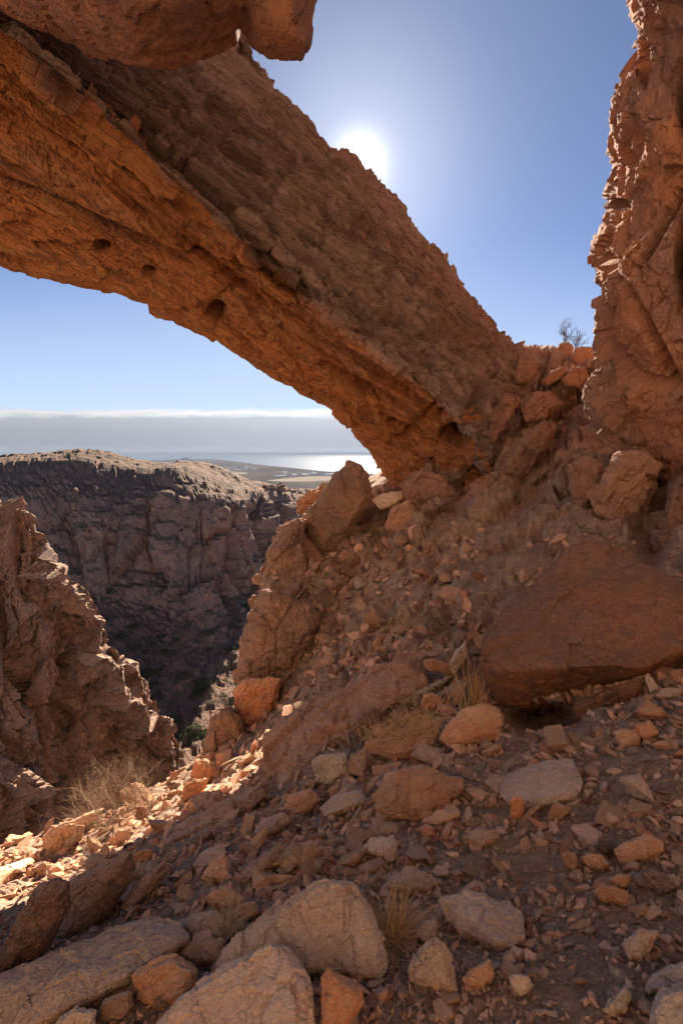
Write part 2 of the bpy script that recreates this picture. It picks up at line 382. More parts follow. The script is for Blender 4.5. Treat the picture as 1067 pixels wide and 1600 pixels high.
# ---------------------------------------------------------------- THE SLOPE (talus, gully and saddle) : one ground sheet
def Wp(x, y, z): return np.array([x, y, z], float)
rows = []
rows.append([Wp(-7, -8, -7), Wp(-4, -8, -4.5), Wp(-1, -8, -3), Wp(1, -8, -2.2), Wp(2.5, -8, -1.8), Wp(5, -8, -1.0), Wp(9, -8, 1.0)])
rows.append([Wp(-5, -2, -4.0), Wp(-2.6, -2, -2.7), Wp(-1.2, -2, -2.1), Wp(0, -2, -1.75), Wp(1, -2, -1.5), Wp(2.2, -2, -1.2), Wp(4.5, -2, 0.0)])
rows.append([Wp(-4, 0.3, -3.3), Wp(-1.9, 0.3, -2.3), Wp(-0.9, 0.3, -1.9), Wp(0, 0.3, -1.66), Wp(.6, 0.3, -1.5), Wp(1.4, 0.3, -1.3), Wp(3.2, 0.3, -0.4)])
for r in [
 [(-250,1600,1.6),(0,1600,1.35),(300,1600,1.25),(533,1600,1.15),(800,1600,1.07),(1067,1600,1.0),(1500,1600,.95)],
 [(-230,1455,3.6),(-20,1465,2.3),(300,1450,1.75),(533,1450,1.6),(800,1450,1.47),(1067,1450,1.35),(1500,1430,1.25)],
 [(-160,1400,5.6),(40,1400,4.3),(285,1375,2.2),(533,1390,1.85),(800,1390,1.7),(1067,1390,1.53),(1500,1370,1.4)],
 [(-60,1352,6.6),(110,1345,5.6),(320,1310,2.9),(533,1330,2.2),(800,1330,1.95),(1067,1330,1.75),(1500,1310,1.6)],
 [(100,1300,7.6),(215,1280,6.6),(375,1255,4.1),(550,1250,2.9),(800,1240,2.5),(1067,1240,2.1),(1500,1200,1.9)],
 [(235,1248,8.4),(310,1222,7.4),(425,1205,5.2),(560,1180,3.8),(800,1160,3.1),(1067,1140,2.7),(1500,1100,2.3)],
 [(325,1182,9.2),(375,1162,8.4),(450,1135,6.6),(570,1110,5.1),(780,1080,4.2),(1067,1050,3.5),(1500,1020,3.0)],
 [(375,1132,10.0),(420,1105,9.4),(490,1062,8.2),(600,1030,6.6),(780,1000,5.6),(1067,960,4.8),(1500,900,4)],
 [(395,1050,11.0),(435,1010,10.6),(510,975,9.9),(620,940,8.4),(780,900,7.3),(1067,860,6.3),(1500,780,5.5)],
 [(405,960,11.5),(450,920,11.3),(540,890,11),(660,850,10.5),(800,820,9.5),(1067,760,8.5),(1500,650,7.5)],
 [(440,860,13.5),(490,840,13.3),(570,815,13.2),(690,780,13),(820,740,12.2),(1040,660,11),(1500,520,10)],
 [(480,810,15),(520,790,15),(610,770,15),(715,700,14.6),(830,655,14.4),(990,605,13.4),(1500,380,13)],
 [(500,785,17),(545,770,17),(630,740,16.6),(735,620,16),(840,592,16),(960,578,15.5),(1500,300,15)],
 [(520,765,20),(560,755,20),(650,700,19),(770,558,18),(850,541,18),(950,544,17.5),(1500,250,17)]]:
    rows.append([P(*p) for p in r])
last = rows[-1]; rows.append([p + np.array([0, 5, -1.2]) for p in last]); rows.append([p + np.array([0, 14, -9]) for p in last])
for r in rows:
    e = r[0]; k = 1.0 + 0.06 * max(0, e[1]); f = r[-1]; r.append(f + np.array([2.5, -.3, .9])); r.append(f + np.array([9, -1, 3.5]))
    r[0:0] = [e + np.array([-6, 5, -32]), e + np.array([-0.9 * k, 1.8, -12]), e + np.array([-0.12 * k, 0.5, -3.6])]
G = sheet(rows, 640, 430)
sh = G.shape; Nn = grid_normals(G, toward=(0, 0, 30)); 
Vf = G.reshape(-1, 3); Y = np.clip(Vf[:, 1], 0, 30)
px, py, f_ = proj(G); px = px.ravel(); py = py.ravel()
gdir = np.array([0.55, 0.35, 0.75])           # bedding of the gully wall
q = Vf @ rot_to(gdir, 2).T
w3 = np.stack([noise(Vf * 0.5, 60 + a) for a in range(3)], 1)
gul = np.clip((Y - 8) / 5, 0, 1)
mid = np.clip((Y - 3.0) / 3, 0, 1)
d = 0.60 * gul * facets((q + .7 * w3) * np.array([.6, .6, .38]), 1) + 0.30 * gul * facets((q + .5 * w3) * np.array([1.4, 1.4, 1.0]), 2) + 0.14 * gul * facets((q + .2 * w3) * 2.9, 27) + 0.06 * gul * facets(q * 6.1, 28)
d += 0.20 * mid * facets((Vf + 0.5 * w3) * 1.1 * np.array([1, 1, 1.5]), 3) + 0.09 * mid * facets(q * np.array([3.3, 3.3, 2.4]), 7)
near = np.clip((Y - 0.6) / 2.5, 0.15, 1)
d += 0.075 * near * facets((Vf + .3 * w3) * 2.6, 4) + 0.035 * near * facets(Vf * 6.5, 5) + 0.016 * facets(Vf * 15, 6) * near
d += 0.03 * fbm(Vf * 3.0, 4, 8) * near + 0.30 * gul * fbm(Vf * 0.35, 3, 9) + 0.05 * gul * fbm(Vf * 2.0, 4, 10)
left = np.clip((480 - px) / 60, 0, 1) * np.clip((py - 0) / 1, 0, 1)
d *= 1 - 0.4 * left
right = np.clip((px - 560) / 200, 0, 1) * np.clip((3.6 - Y) / 0.8, 0, 1)
d *= 1 - 0.55 * right
d *= 1 - 0.8 * np.clip((Y - 16.0) / 1.2, 0, 1)
Dn = Nn - (G / np.linalg.norm(G, axis=-1, keepdims=True)) * (1.1 * gul).reshape(sh[:2])[..., None]; Dn /= np.linalg.norm(Dn, axis=-1, keepdims=True)
G2 = G + Dn * d.reshape(sh[:2])[..., None]
rd = G / np.linalg.norm(G, axis=-1, keepdims=True)
for a in [(848,1122,56,20,.95,0,3),(882,650,18,60,.9,.6,2),(745,735,16,80,.8,.5,2),(1015,830,26,60,1.0,.2,2),(830,775,12,60,.5,.9,2),(795,610,12,50,.7,.3,2),(700,800,10,45,.4,.9,2),(860,700,10,50,.6,.7,2)]:
    G2 = dent(G2, -rd, *a[:6], fall=a[6])
soil = np.clip((px - 500) / 250, 0, 1) * np.clip((py - 1120) / 120, 0, 1)
slope = obj('slope', G2.reshape(-1, 3), grid_faces(*sh[:2]), M['slope'], attrs={'weathered': soil}, origin=np.zeros(3)); tag(slope, 'steep stony slope of red soil and scree rising to the rocky saddle', 'slope', kind='structure')
st = 2
Vs = G2[::st, ::st]; Fs = grid_faces(*Vs.shape[:2])
BV = BVHTree.FromPolygons([tuple(v) for v in Vs.reshape(-1, 3)], [tuple(int(i) for i in f) for f in Fs])
def hit(px_, py_):
    d_ = ray(px_, py_); d_ = d_ / np.linalg.norm(d_)
    r = BV.ray_cast(Vector((0, 0, 0)), Vector(d_), 200)
    if r[0] is None: return None
    n = r[1]
    if n.z < 0 and n.dot(Vector(d_)) > 0: n = -n
    return np.array(r[0][:]), np.array(n[:])
print('t slope', time.time() - T0, sh)

# ---------------------------------------------------------------- the sunlit hillside added unseen behind the viewer to bounce sunlight forward
rows = []
for y_, z_ in ((-3.6, -3.2), (-4.6, -1.2), (-5.6, 1.4), (-6.8, 4.4), (-8.2, 8), (-9.8, 12), (-12, 16), (-18, 19)):
    rows.append([Wp(-50, y_ * .8 + 12, -36), Wp(-36, y_ * .8 + 4, z_ - 14), Wp(-22, y_ - 1, z_ - 3), Wp(-12, y_ - 1, z_ - 1), Wp(-4, y_, z_), Wp(3, y_, z_ + .5), Wp(10, y_ + 1, z_ + 1.5), Wp(20, y_ + 4, z_ + 2)])
G = _cr(np.swapaxes(_cr(np.array(rows), [14] * 7), 0, 1), [16] * 7); Nn = grid_normals(G, toward=(0, 0, 10)); Vf = G.reshape(-1, 3)
G2 = G + Nn * (.8 * facets(Vf * .35, 61) + .4 * facets(Vf * .9, 62) + .8 * fbm(Vf * .2, 3, 63)).reshape(G.shape[:2])[..., None]
tag(obj('bounce_hillside', G2.reshape(-1, 3), grid_faces(*G.shape[:2]), rock_mat('bounce_rock', (0.62, 0.46, 0.33), (0.56, 0.41, 0.29), (0.50, 0.37, 0.27), s=3, bump=.6, gain=1.1), origin=np.zeros(3)), 'unseen sunlit hillside behind the viewer', 'bounce_hillside', kind='structure')
# ---------------------------------------------------------------- THE ARCH
def st_(T, Uu, L, R_, Mm, B, Y):
    """one ring of the arch: top edge, upper face, lip, recess, underside, lower edge, back"""
    t = P(*T, Y + 2.6); b = P(*B, Y + 2.6)
    lip = P(*L, Y)
    ring = [t, P(*Uu, Y + 0.9), lip, P(*R_, Y + 0.55), P(*Mm, Y + 1.3), b,
            b + np.array([0.5, 2.2, 1.0]), t + np.array([0.6, 2.4, -1.2]) , t + np.array([0.3, 1.0, -0.1])]
    return ring
AR = [
 st_((300,-1250),(-50,-900),(-500,-600),(-520,-540),(-640,-200),(-700,150),6.0),
 st_((260,-420),(40,-200),(-160,-60),(-170,-30),(-260,130),(-330,300),7.6),
 st_((300,-60),(160,40),(40,75),(30,100),(-20,240),(-60,385),8.8),
 st_((365,92),(270,140),(190,200),(185,228),(140,350),(150,446),9.8),
 st_((480,195),(400,250),(330,325),(320,350),(270,440),(300,508),10.8),
 st_((585,290),(510,350),(450,428),(436,452),(390,520),(410,582),11.8),
 st_((688,392),(620,450),(560,520),(548,545),(505,590),(515,640),12.6),
 st_((765,495),(710,550),(660,600),(640,620),(600,665),(580,708),13.2),
 st_((806,570),(770,620),(735,670),(715,690),(680,730),(620,765),13.2),
 st_((835,660),(800,720),(770,760),(750,780),(710,810),(650,830),13.4)]
G = sheet(AR, 430, 400, closed=True); sh = G.shape; Nn = grid_normals(G, closed=True); Vf = G.reshape(-1, 3)
adir = P(585,290,14.4) - P(365,92,12.4)
q = Vf @ rot_to(adir, 0).T
w3 = np.stack([noise(Vf * 0.4, 70 + a) for a in range(3)], 1)
vv = np.tile(np.linspace(0, 1, sh[1], endpoint=False), sh[0])
# position round the ring: 0 = top edge .. lip at about 1/3
cum = np.linalg.norm(np.diff(np.concatenate([G, G[:, :1]], 1), axis=1), axis=-1)
ringi = np.array([np.argmin(np.linalg.norm(G[i] - P(0,0,0), axis=-1)) for i in range(sh[0])])
ctrl_c = _seg_counts(np.ones(9), 9)
_A = np.array(AR, float); _px, _py, _f = proj(_A); _S = np.stack([np.clip(_px, -80, 1150), np.clip(_py, -80, 1680)], -1)
_cnt = _seg_counts(np.linalg.norm(np.roll(_S, -1, 1) - _S, axis=-1).mean(0), 400)
rp = np.concatenate([np.linspace(k, k + 1, c, endpoint=False) for k, c in enumerate(_cnt)])[:sh[1]]
rpf = np.tile(rp, (sh[0], 1)).ravel()
lipw = np.exp(-((rpf - 2.0) / 0.3) ** 2)
underf = np.clip((rpf - 2.0) / 0.5, 0, 1) * np.clip((6.4 - rpf) / 0.6, 0, 1)
def saw(x, k=.12):
    f = x - np.floor(x); return np.where(f < 1 - k, f / (1 - k), (1 - f) / k) - .5
lw = fbm(q * np.array([.10, .35, .35]), 3, 31)
ampn = np.clip(.5 + 1.4 * noise(q * np.array([.16, .5, .5]), 33), 0, 1.2); ampm = np.clip(.5 + 1.6 * noise(q * np.array([.3, .9, .9]), 34), 0, 1.2)
upf = 1 - underf
d = 0.40 * ampn * saw(rpf * 1.45 + 0.9 * lw) + (0.16 + .08 * upf) * ampm * saw(rpf * 4.1 + 1.5 * lw + .4 * noise(q * np.array([.4, 1, 1]), 35)) + (0.06 + .05 * upf) * saw(rpf * 11 + 3.0 * lw + .5 * noise(q * np.array([.8, 2, 2]), 36))
d += 0.34 * facets((q + 0.7 * w3) * np.array([.20, .7, .7]), 11) + 0.27 * facets((q + .5 * w3) * np.array([.55, 1.5, 1.5]), 12) * (1 - .5 * underf)
d += 0.15 * facets((q + .3 * w3) * np.array([1.3, 3.2, 3.2]), 13) * (1 - 0.5 * underf) + 0.06 * facets((q + .2 * w3) * np.array([4, 7, 7]), 14) * (1 - .3 * underf) + .03 * facets(q * np.array([8, 13, 13]), 16)
d += 0.20 * fbm(q * np.array([.25, .7, .7]), 3, 15) + 0.05 * fbm(Vf * 2.2, 4, 19)
edge = np.minimum(np.abs(rpf - 5), np.minimum(np.abs(rpf), np.abs(rpf - 9)))
d *= 0.40 + 0.60 * np.clip(edge / 0.7, 0, 1)
d += 0.12 * lipw
G2 = G + Nn * d.reshape(sh[:2])[..., None]
rd = G / np.linalg.norm(G, axis=-1, keepdims=True)
G2 = dent(G2, -rd, 440, 430, 66, 15, 0.9, 0.68, 3)
for a in [(706,684,17,17,1.6,0,2),(688,645,7,6,.6,0,2),(612,660,8,6,.5,0,2),(160,386,12,8,.9,0.3,2),(234,423,9,6,.7,0.3,2),(338,487,14,14,.8,0,2),
          (330,300,150,9,.35,0.78,2),(240,225,90,9,.35,0.65,2),(110,140,70,8,.35,0.55,2),(600,590,90,7,.25,0.6,2),(350,420,200,7,.35,0.62,2),(150,345,170,8,.4,0.42,2),(560,600,70,8,.4,.5,2),(742,640,12,60,.6,.4,2)]:
    G2 = dent(G2, Nn, *a[:6], fall=a[6])
arch = obj('rock_arch', G2.reshape(-1, 3), grid_faces(*sh[:2], closed=True), M['arch'], attrs={'weathered': np.clip(underf * 1.5 - 0.25 + 0.1, 0, 1)})
tag(arch, 'huge natural rock arch, orange beneath and mauve above, sweeping down from upper left', 'rock arch')
print('t arch', time.time() - T0, sh)

# ---------------------------------------------------------------- overhanging lobe above
def multi(name, parts, mat, label, cat, group=None):
    Vs, Fs, o = [], [], 0
    for V, F in parts: Vs.append(V); Fs.append(F + o); o += len(V)
    return tag(obj(name, np.concatenate(Vs), np.concatenate(Fs), mat), label, cat, group)
l1 = [P(*p) for p in [(60,40,6.8),(150,62,6.6),(212,128,6.2),(262,118,6.1),(330,88,6.1),(362,74,6.2),(400,62,6.3),(440,30,6.4),(470,-40,6.5),(120,-60,5.2),(220,20,5.3),(300,0,5.2),(380,-20,5.5),
      (150,-260,5.4),(460,-260,5.8),(400,-330,7.6),(0,-330,7.6),(100,0,8.6),(250,60,8.6),(380,40,8.4),(-100,-200,7)]]
l2 = [P(*p) for p in [(395,40,6.3),(400,80,6.3),(412,95,6.35),(438,90,6.3),(478,103,6.3),(490,75,6.3),(496,40,6.3),(500,-10,6.3),(470,-200,6.0),(350,10,6.3),(365,50,6.5),(372,-30,6.0),(420,40,5.9),(455,60,5.9),(460,-60,5.7),(400,-80,6),
      (430,40,7.4),(470,40,7.2),(460,-150,7.5)]]
l3 = [P(*p) for p in [(-60,0,7.2),(20,20,7.0),(90,55,7.0),(150,90,7.0),(200,125,7.0),(180,40,6.6),(60,-60,6.4),(-80,-120,6.5),(0,-300,6.5),(150,-200,6.5),(0,0,8.8),(150,60,8.8),(60,-200,9),(-80,-100,9)]]
multi('overhanging_rock', [hull_rock(l1, 6, 0.028, 12, 31, 0.5), hull_rock(l2, 5, 0.03, 18, 33, .5), hull_rock(l3, 6, 0.04, 10, 35, .4, strata=(0.4, 0.2, 1))], M['lobe'],
      'smooth rust orange rock lobe hanging down in front of the arch at the top', 'rock')

# ---------------------------------------------------------------- right hand wall
sil = [(-700,950),(-300,965),(-80,968),(0,980),(60,1000),(108,1001),(122,984),(180,962),(250,973),(310,966),(330,962),(372,942),(402,932),(470,950),(540,957),(590,985),(640,1022),(690,1034),(735,1050)]
rows = []
for k, (yy_, xx_) in enumerate(sil):
    b = 0.0 if yy_ < 500 else min(0.8, (yy_ - 500) / 300)
    rows.append([P(xx_ + 60, yy_, 14.5), P(xx_ + 14, yy_, 11.2), P(xx_, yy_, 9.4), P(xx_ + 26, yy_, 8.5 + b * .2), P(xx_ + 75, yy_ + 6, 7.9 + b * .3), P(1150, yy_ + 10, 7.3 + b * .4), P(1300, yy_ + 10, 7.4 + b), P(1500, yy_, 9.0), P(1700, yy_, 12.0)])
lastr = rows[-1]; rows.append([p + np.array([0.4, 1.6, 0.15]) for p in lastr]); rows.append([p + np.array([0.6, 4.0, 1.0]) for p in lastr])
G = sheet(rows, 420, 210); sh = G.shape; Nn = grid_normals(G, toward=(-3, 0, 2)); Vf = G.reshape(-1, 3)
w3 = np.stack([noise(Vf * 0.5, 80 + a) for a in range(3)], 1)
q = Vf @ rot_to((0.15, 0.1, 1), 2).T
d = 0.50 * facets((q + .3 * w3) * np.array([.5, .5, .28]), 21) + 0.15 * facets((q + .3 * w3) * np.array([1.2, 1.2, .8]), 22) + 0.06 * facets((q + .3 * w3) * 3.3, 23) + .035 * facets(q * 8, 24)
d += 0.08 * fbm(Vf * .6, 4, 25) + 0.05 * fbm(Vf * 2.5, 4, 26)
G2 = G + Nn * d.reshape(sh[:2])[..., None]
for a in [(1003,100,8,30,.8,0,2),(1063,150,7,60,.6,0.02,2),(1040,340,8,80,.4,0.5,2),(962,320,16,8,.4,0,2),(1062,420,8,60,.4,0.0,2),(1015,520,9,80,.45,-.5,2)]:
    G2 = dent(G2, Nn, *a[:6], fall=a[6])
tag(obj('rock_wall', G2.reshape(-1, 3), grid_faces(*sh[:2]), M['wall']), 'tall rust red rock wall with knobbly sunlit edge along the right side', 'rock wall')
print('t wall', time.time() - T0)

# ---------------------------------------------------------------- left crag in the canyon
crest = [(-420,500,29),(-250,600,28),(-100,720,27),(0,788,26),(38,800,26),(58,838,26),(66,872,26.2),(108,890,26.5),(124,925,27),(140,962,27.5),(150,1004,28),(180,1014,28.5),(196,1048,29),(198,1080,29.5),(212,1108,30),(216,1150,30.5),(222,1195,31),(232,1240,32)]
base = [(-420,1750,11),(-250,1650,13),(-100,1520,15),(0,1440,17),(20,1430,17.5),(40,1420,18),(60,1410,18.5),(85,1400,19),(105,1390,19.5),(130,1380,20),(150,1370,21),(170,1365,22),(182,1360,23),(190,1355,24),(198,1350,25.5),(205,1350,27),(214,1345,28.5),(226,1345,30)]
cols = []
for (a, b) in zip(crest, base):
    A_ = np.array(a, float); B_ = np.array(b, float); cc_ = []
    top_ = P(*a)
    cc_.append(top_ + np.array([3.0, 14, -26])); cc_.append(top_ + np.array([0.8, 3.2, -5])); cc_.append(top_ + np.array([.1, .9, -.5])); cc_.append(top_)
    for t_, off in ((.1, .2), (.3, .7), (.55, .6), (.8, .3), (1.0, 0)):
        m_ = A_ + (B_ - A_) * t_; cc_.append(P(m_[0] - 30 * math.sin(t_ * 3.1), m_[1], m_[2] + off))
    cols.append(cc_)
rows = list(zip(*cols)); rows = [list(r) for r in rows]
G = sheet(rows, 340, 330); sh = G.shape; Nn = grid_normals(G, toward=(0, 0, 0)); Vf = G.reshape(-1, 3)
w3 = np.stack([noise(Vf * 0.22, 90 + a) for a in range(3)], 1)
q = (Vf + .45 * w3) @ rot_to((-0.22, 0.1, 1), 2).T
d = 1.5 * facets(q * np.array([.30, .30, .055]), 41) + 0.85 * facets(q * np.array([.62, .62, .14]), 42) + 0.40 * facets(q * np.array([1.3, 1.3, .45]), 43) + .2 * facets(q * np.array([2.6, 2.6, 1.5]), 44) + .10 * facets(q * 5, 47)
d += 1.2 * ridged(q * np.array([.42, .42, .07]), 3, 45) + 0.15 * fbm(Vf * 1.2, 4, 46, .65)
Nn = Nn * np.array([1, 1, .35]); Nn /= np.linalg.norm(Nn, axis=-1, keepdims=True)
G2 = G + Nn * (d - 1.25).reshape(sh[:2])[..., None]
tag(obj('rock_crag', G2.reshape(-1, 3), grid_faces(*sh[:2]), M['crag']), 'jagged red brown crag with sunlit rims descending into the canyon on the left', 'crag')

# ---------------------------------------------------------------- far canyon ridge and floor
cpx = [-500,-250,-80,40,120,180,240,275,320,380,415,440,480,560,700]
sky_ = [725,728,722,713,710,722,729,725,733,757,764,768,770,768,760]; ysk = [118,120,122,125,125,128,130,128,132,140,152,170,190,200,205]
tb = [(795,106),(800,108),(800,108),(800,108),(802,112),(805,114),(800,116),(790,112),(790,112),(795,119),(810,135),(805,155),(812,172),(820,185),(830,190)]
cb = [(950,96),(950,98),(955,99),(955,100),(955,100),(945,104),(955,102),(945,99),(940,102),(930,111),(915,122),(890,140),(885,158),(890,170),(900,175)]
tl = [(1080,74),(1080,76),(1080,78),(1075,80),(1075,80),(1070,82),(1070,82),(1070,82),(1060,85),(1050,90),(1030,95),(1010,104),(1000,110),(1000,115),(1000,118)]
fl = [(1230,52),(1230,54),(1230,56),(1230,58),(1230,58),(1230,58),(1225,58),(1220,58),(1210,60),(1200,62),(1180,64),(1170,66),(1160,68),(1150,70),(1150,72)]
rows = []
top0 = [P(x, y, Yv) for x, y, Yv in zip(cpx, sky_, ysk)]
rows.append([p + np.array([0, 260, -200.0 - p[2]]) for p in top0]); rows.append([p + np.array([0, 90, -50]) for p in top0]); rows.append([p + np.array([0, 22, -3]) for p in top0]); rows.append(top0)
rows.append([p * 0.5 + P(x, y, Yv) * 0.5 + np.array([0, -1.5, .8]) for p, x, (y, Yv) in zip(top0, cpx, tb)])
for L_ in (tb, cb, tl, fl): rows.append([P(x, y, Yv) for x, (y, Yv) in zip(cpx, L_)])
fl_ = rows[-1]; rows.append([Wp(p[0], 32, -34) for p in fl_]); rows.append([Wp(p[0] * 1.0 - 6, 5, -36) for p in fl_]); rows.append([Wp(p[0] * 1.3 - 10, -40, -34) for p in fl_])
G = sheet(rows, 430, 360); sh = G.shape; Nn = grid_normals(G, toward=(0, 0, 60)); Vf = G.reshape(-1, 3)
w3 = np.stack([noise(Vf * 0.05, 100 + a) for a in range(3)], 1)
q = Vf + 5 * w3
steep = np.clip((0.75 - np.abs(Nn[..., 2].ravel())) / 0.35, 0, 1)
behind = np.clip((Vf[:, 1] - 260) / 60, 0, 1)
_, pyv, _f2 = proj(Vf)
crestw = np.exp(-((pyv - 728) / 28.0) ** 2)
zz = Vf[:, 2] + 4 * noise(Vf * .02, 58) + 1.2 * noise(Vf * .1, 59)
def saw2(x, k=.2):
    f = x - np.floor(x); return np.where(f < 1 - k, f / (1 - k), (1 - f) / k) - .5
d = (1 - .7 * crestw) * steep * (4.2 * facets(q * np.array([.08, .08, .022]), 51) + 1.8 * facets(q * np.array([.2, .2, .07]), 52)) + 0.55 * facets(q * np.array([.4, .4, .25]), 53) + 0.25 * facets(q * np.array([.9, .9, .7]), 54)
d += 1.5 * fbm(Vf * .05, 3, 55) * (1 - .5 * crestw) + 1.6 * (1 - .8 * crestw) * steep * ridged(q * np.array([.08, .08, .02]), 2, 56) + 0.3 * fbm(Vf * .5, 4, 57, .6)
d += 1.0 * saw2(zz / 9.0) * (.3 + .7 * steep) + .35 * saw2(zz / 3.1)
d *= np.clip(Vf[:, 1] / 60, .25, 1) * (1 - .6 * behind) * (1 - .55 * crestw)
G2 = G + Nn * (d - 0.2).reshape(sh[:2])[..., None]
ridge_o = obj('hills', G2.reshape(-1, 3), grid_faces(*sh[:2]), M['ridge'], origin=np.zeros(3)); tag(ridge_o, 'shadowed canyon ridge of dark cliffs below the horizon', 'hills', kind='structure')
Vs = G2[::2, ::2]; BR = BVHTree.FromPolygons([tuple(v) for v in Vs.reshape(-1, 3)], [tuple(int(i) for i in f) for f in grid_faces(*Vs.shape[:2])])
print('t ridge', time.time() - T0)

# ---------------------------------------------------------------- coastal plain and sea
ZP = -200.0
def flat(px_, py_, z):
    d_ = ray(px_, py_); return d_ * (z / d_[2])
m, t, b = principled('sea_water'); b.inputs['Base Color'].default_value = (0.03, 0.06, 0.09, 1); b.inputs['Roughness'].default_value = 0.17; b.inputs['Specular IOR Level'].default_value = 0.5; b.inputs['IOR'].default_value = 1.33
tc = t.nodes.new('ShaderNodeTexCoord'); nz = texn(t, tc.outputs['Object'], 0.02, 4, .6); bp = t.nodes.new('ShaderNodeBump'); bp.inputs['Strength'].default_value = .15; bp.inputs['Distance'].default_value = 3
t.links.new(nz, bp.inputs['Height']); t.links.new(bp.outputs[0], b.inputs['Normal']); M['sea'] = m
S_ = 90000.0
tag(obj('sea', [(-S_, 900, ZP - 3), (S_, 900, ZP - 3), (S_, S_, ZP - 3), (-S_, S_, ZP - 3)], [(0, 1, 2, 3)], M['sea'], origin=np.zeros(3)), 'bright sea glittering under the sun at the horizon', 'sea', kind='structure')
m, t, b = principled('plain_ground'); tc = t.nodes.new('ShaderNodeTexCoord')
mp = t.nodes.new('ShaderNodeMapping'); mp.inputs['Scale'].default_value = (1, .45, 1); t.links.new(tc.outputs['Object'], mp.inputs[0])
n1 = texn(t, mp.outputs[0], 0.0012, 8, .65); n2 = texn(t, mp.outputs[0], 0.004, 6, .6)
c_ = mixc(t, smooth(t, n1, .42, .58), (0.07, 0.062, 0.06), (0.11, 0.095, 0.085)); c_ = mixc(t, math_node(t, 'MULTIPLY', smooth(t, n2, .56, .66), .6), c_, (0.07, 0.07, 0.055)); t.links.new(c_, b.inputs['Base Color']); M['plain'] = m; b.inputs['Specular IOR Level'].default_value = 0.0; b.inputs['Roughness'].default_value = 1.0
coast = [flat(*p, ZP) for p in [(700,748),(620,742),(560,739.5),(500,736),(455,731),(410,726.5),(375,722),(350,719.3),(345,718),(320,717.4),(290,717.2),(250,718.6),(180,720.5),(60,722),(-200,722),(-900,721)]]
near_ = [Wp(p[0] * 0.15 * (1 if abs(p[0]) < 9000 else .4), 380 , ZP) for p in coast]
k_ = 8; Gp = np.array([[n_ + (c - n_) * (i / k_) for c, n_ in zip(coast, near_)] for i in range(k_ + 1)])
tag(obj('plain', Gp.reshape(-1, 3), grid_faces(*Gp.shape[:2]), M['plain'], origin=np.zeros(3)), 'hazy flat coastal plain beyond the canyon', 'plain', kind='structure')
M['field'] = plain_mat('pale_field', (0.24, 0.20, 0.17), scale=0.003, var=.15)
def field(pts, lab):
    V = [flat(x, y, ZP + 1.2) for x, y in pts]; n = len(V)
    me = bpy.data.meshes.new('field'); me.from_pydata([tuple(v) for v in V], [], [tuple(range(n))]); o = link('field', me, M['field']); tag(o, lab, 'field', kind='structure')
field([(415,751),(445,747.5),(480,744.5),(515,743.8),(528,746.5),(515,751),(480,752.5),(440,752.5)], 'pale dry salt flat on the plain near the coast')
field([(352,740),(365,737.8),(384,738),(388,740.5),(368,741.5)], 'small pale patch of bare ground on the plain')
field([(205,723.2),(262,722.6),(262,724.2),(205,725)], 'thin pale strip of ground at the foot of the coast')

def boxes(specs):
    V, F = [], []
    for (x0, x1, y0, y1, z0, z1) in specs:
        o = len(V); V += [(x0,y0,z0),(x1,y0,z0),(x1,y1,z0),(x0,y1,z0),(x0,y0,z1),(x1,y0,z1),(x1,y1,z1),(x0,y1,z1)]
        F += [(o,o+1,o+5,o+4),(o+1,o+2,o+6,o+5),(o+2,o+3,o+7,o+6),(o+3,o,o+4,o+7),(o+4,o+5,o+6,o+7),(o+3,o+2,o+1,o)]
    return V, F
pc = flat(291, 718.9, ZP); pw = pc[1] / FPX   # metres per photo pixel there
pe = empty('power_station', pc); tag(pe, 'distant grey power station with a tall chimney on the coast', 'power station')
obj('boiler_house', *boxes([(-8*pw,-3*pw,0,60,0,3*pw),(-3*pw,1*pw,0,60,0,4.4*pw),(1*pw,4*pw,0,60,0,3.6*pw),(4*pw,8*pw,0,50,0,1.6*pw)]), M['concrete'], parent=pe)
def cyl(x, r, h, seg=10):
    a = np.linspace(0, 2*math.pi, seg, endpoint=False); V = [(x + rr*math.cos(t), 20 + rr*math.sin(t), z) for z, rr in ((0, r), (h, r*.7)) for t in a]
    F = [(i, (i+1) % seg, seg + (i+1) % seg, seg + i) for i in range(seg)]; return V, F
obj('chimney', *cyl(6.2*pw, .55*pw, 9*pw), M['concrete'], parent=pe); obj('chimney', *cyl(-1*pw, .35*pw, 6*pw), M['concrete'], parent=pe)
bh = None
for i in range(34):
    X = random.choice([random.gauss(372, 16), random.gauss(330, 14), random.gauss(440, 26), random.gauss(510, 20)]); Yp = {0: 735}.get(0) + random.gauss(0, 3.2)
    if X > 420: Yp = 741 + random.gauss(0, 2)
    p_ = flat(X, Yp, ZP)
    if bh is None:
        V, F = boxes([(-14, 14, -9, 9, 0, 8)]); V += [(-14, 0, 13), (14, 0, 13)]; o_ = obj('house', V, F[:4] + F[5:] , M['white'], origin=np.zeros(3))
        me = bpy.data.meshes.new('house'); me.from_pydata([tuple(v) for v in V], [], F[:4] + [(4, 5, 9, 8), (7, 8, 9, 6), (4, 8, 7), (5, 6, 9)]); me.materials.append(M['white']); o_.data = me; bh = o_; o = o_
    else: o = bh.copy(); COL.objects.link(o)
    o.location = tuple(p_); o.rotation_euler = (0, 0, random.uniform(-.5, .5)); o.scale = (random.uniform(.8, 2.6), random.uniform(.8, 2), random.uniform(.7, 1.4))
    tag(o, 'tiny pale house scattered on the distant hazy plain', 'house', 'houses scattered on the plain')

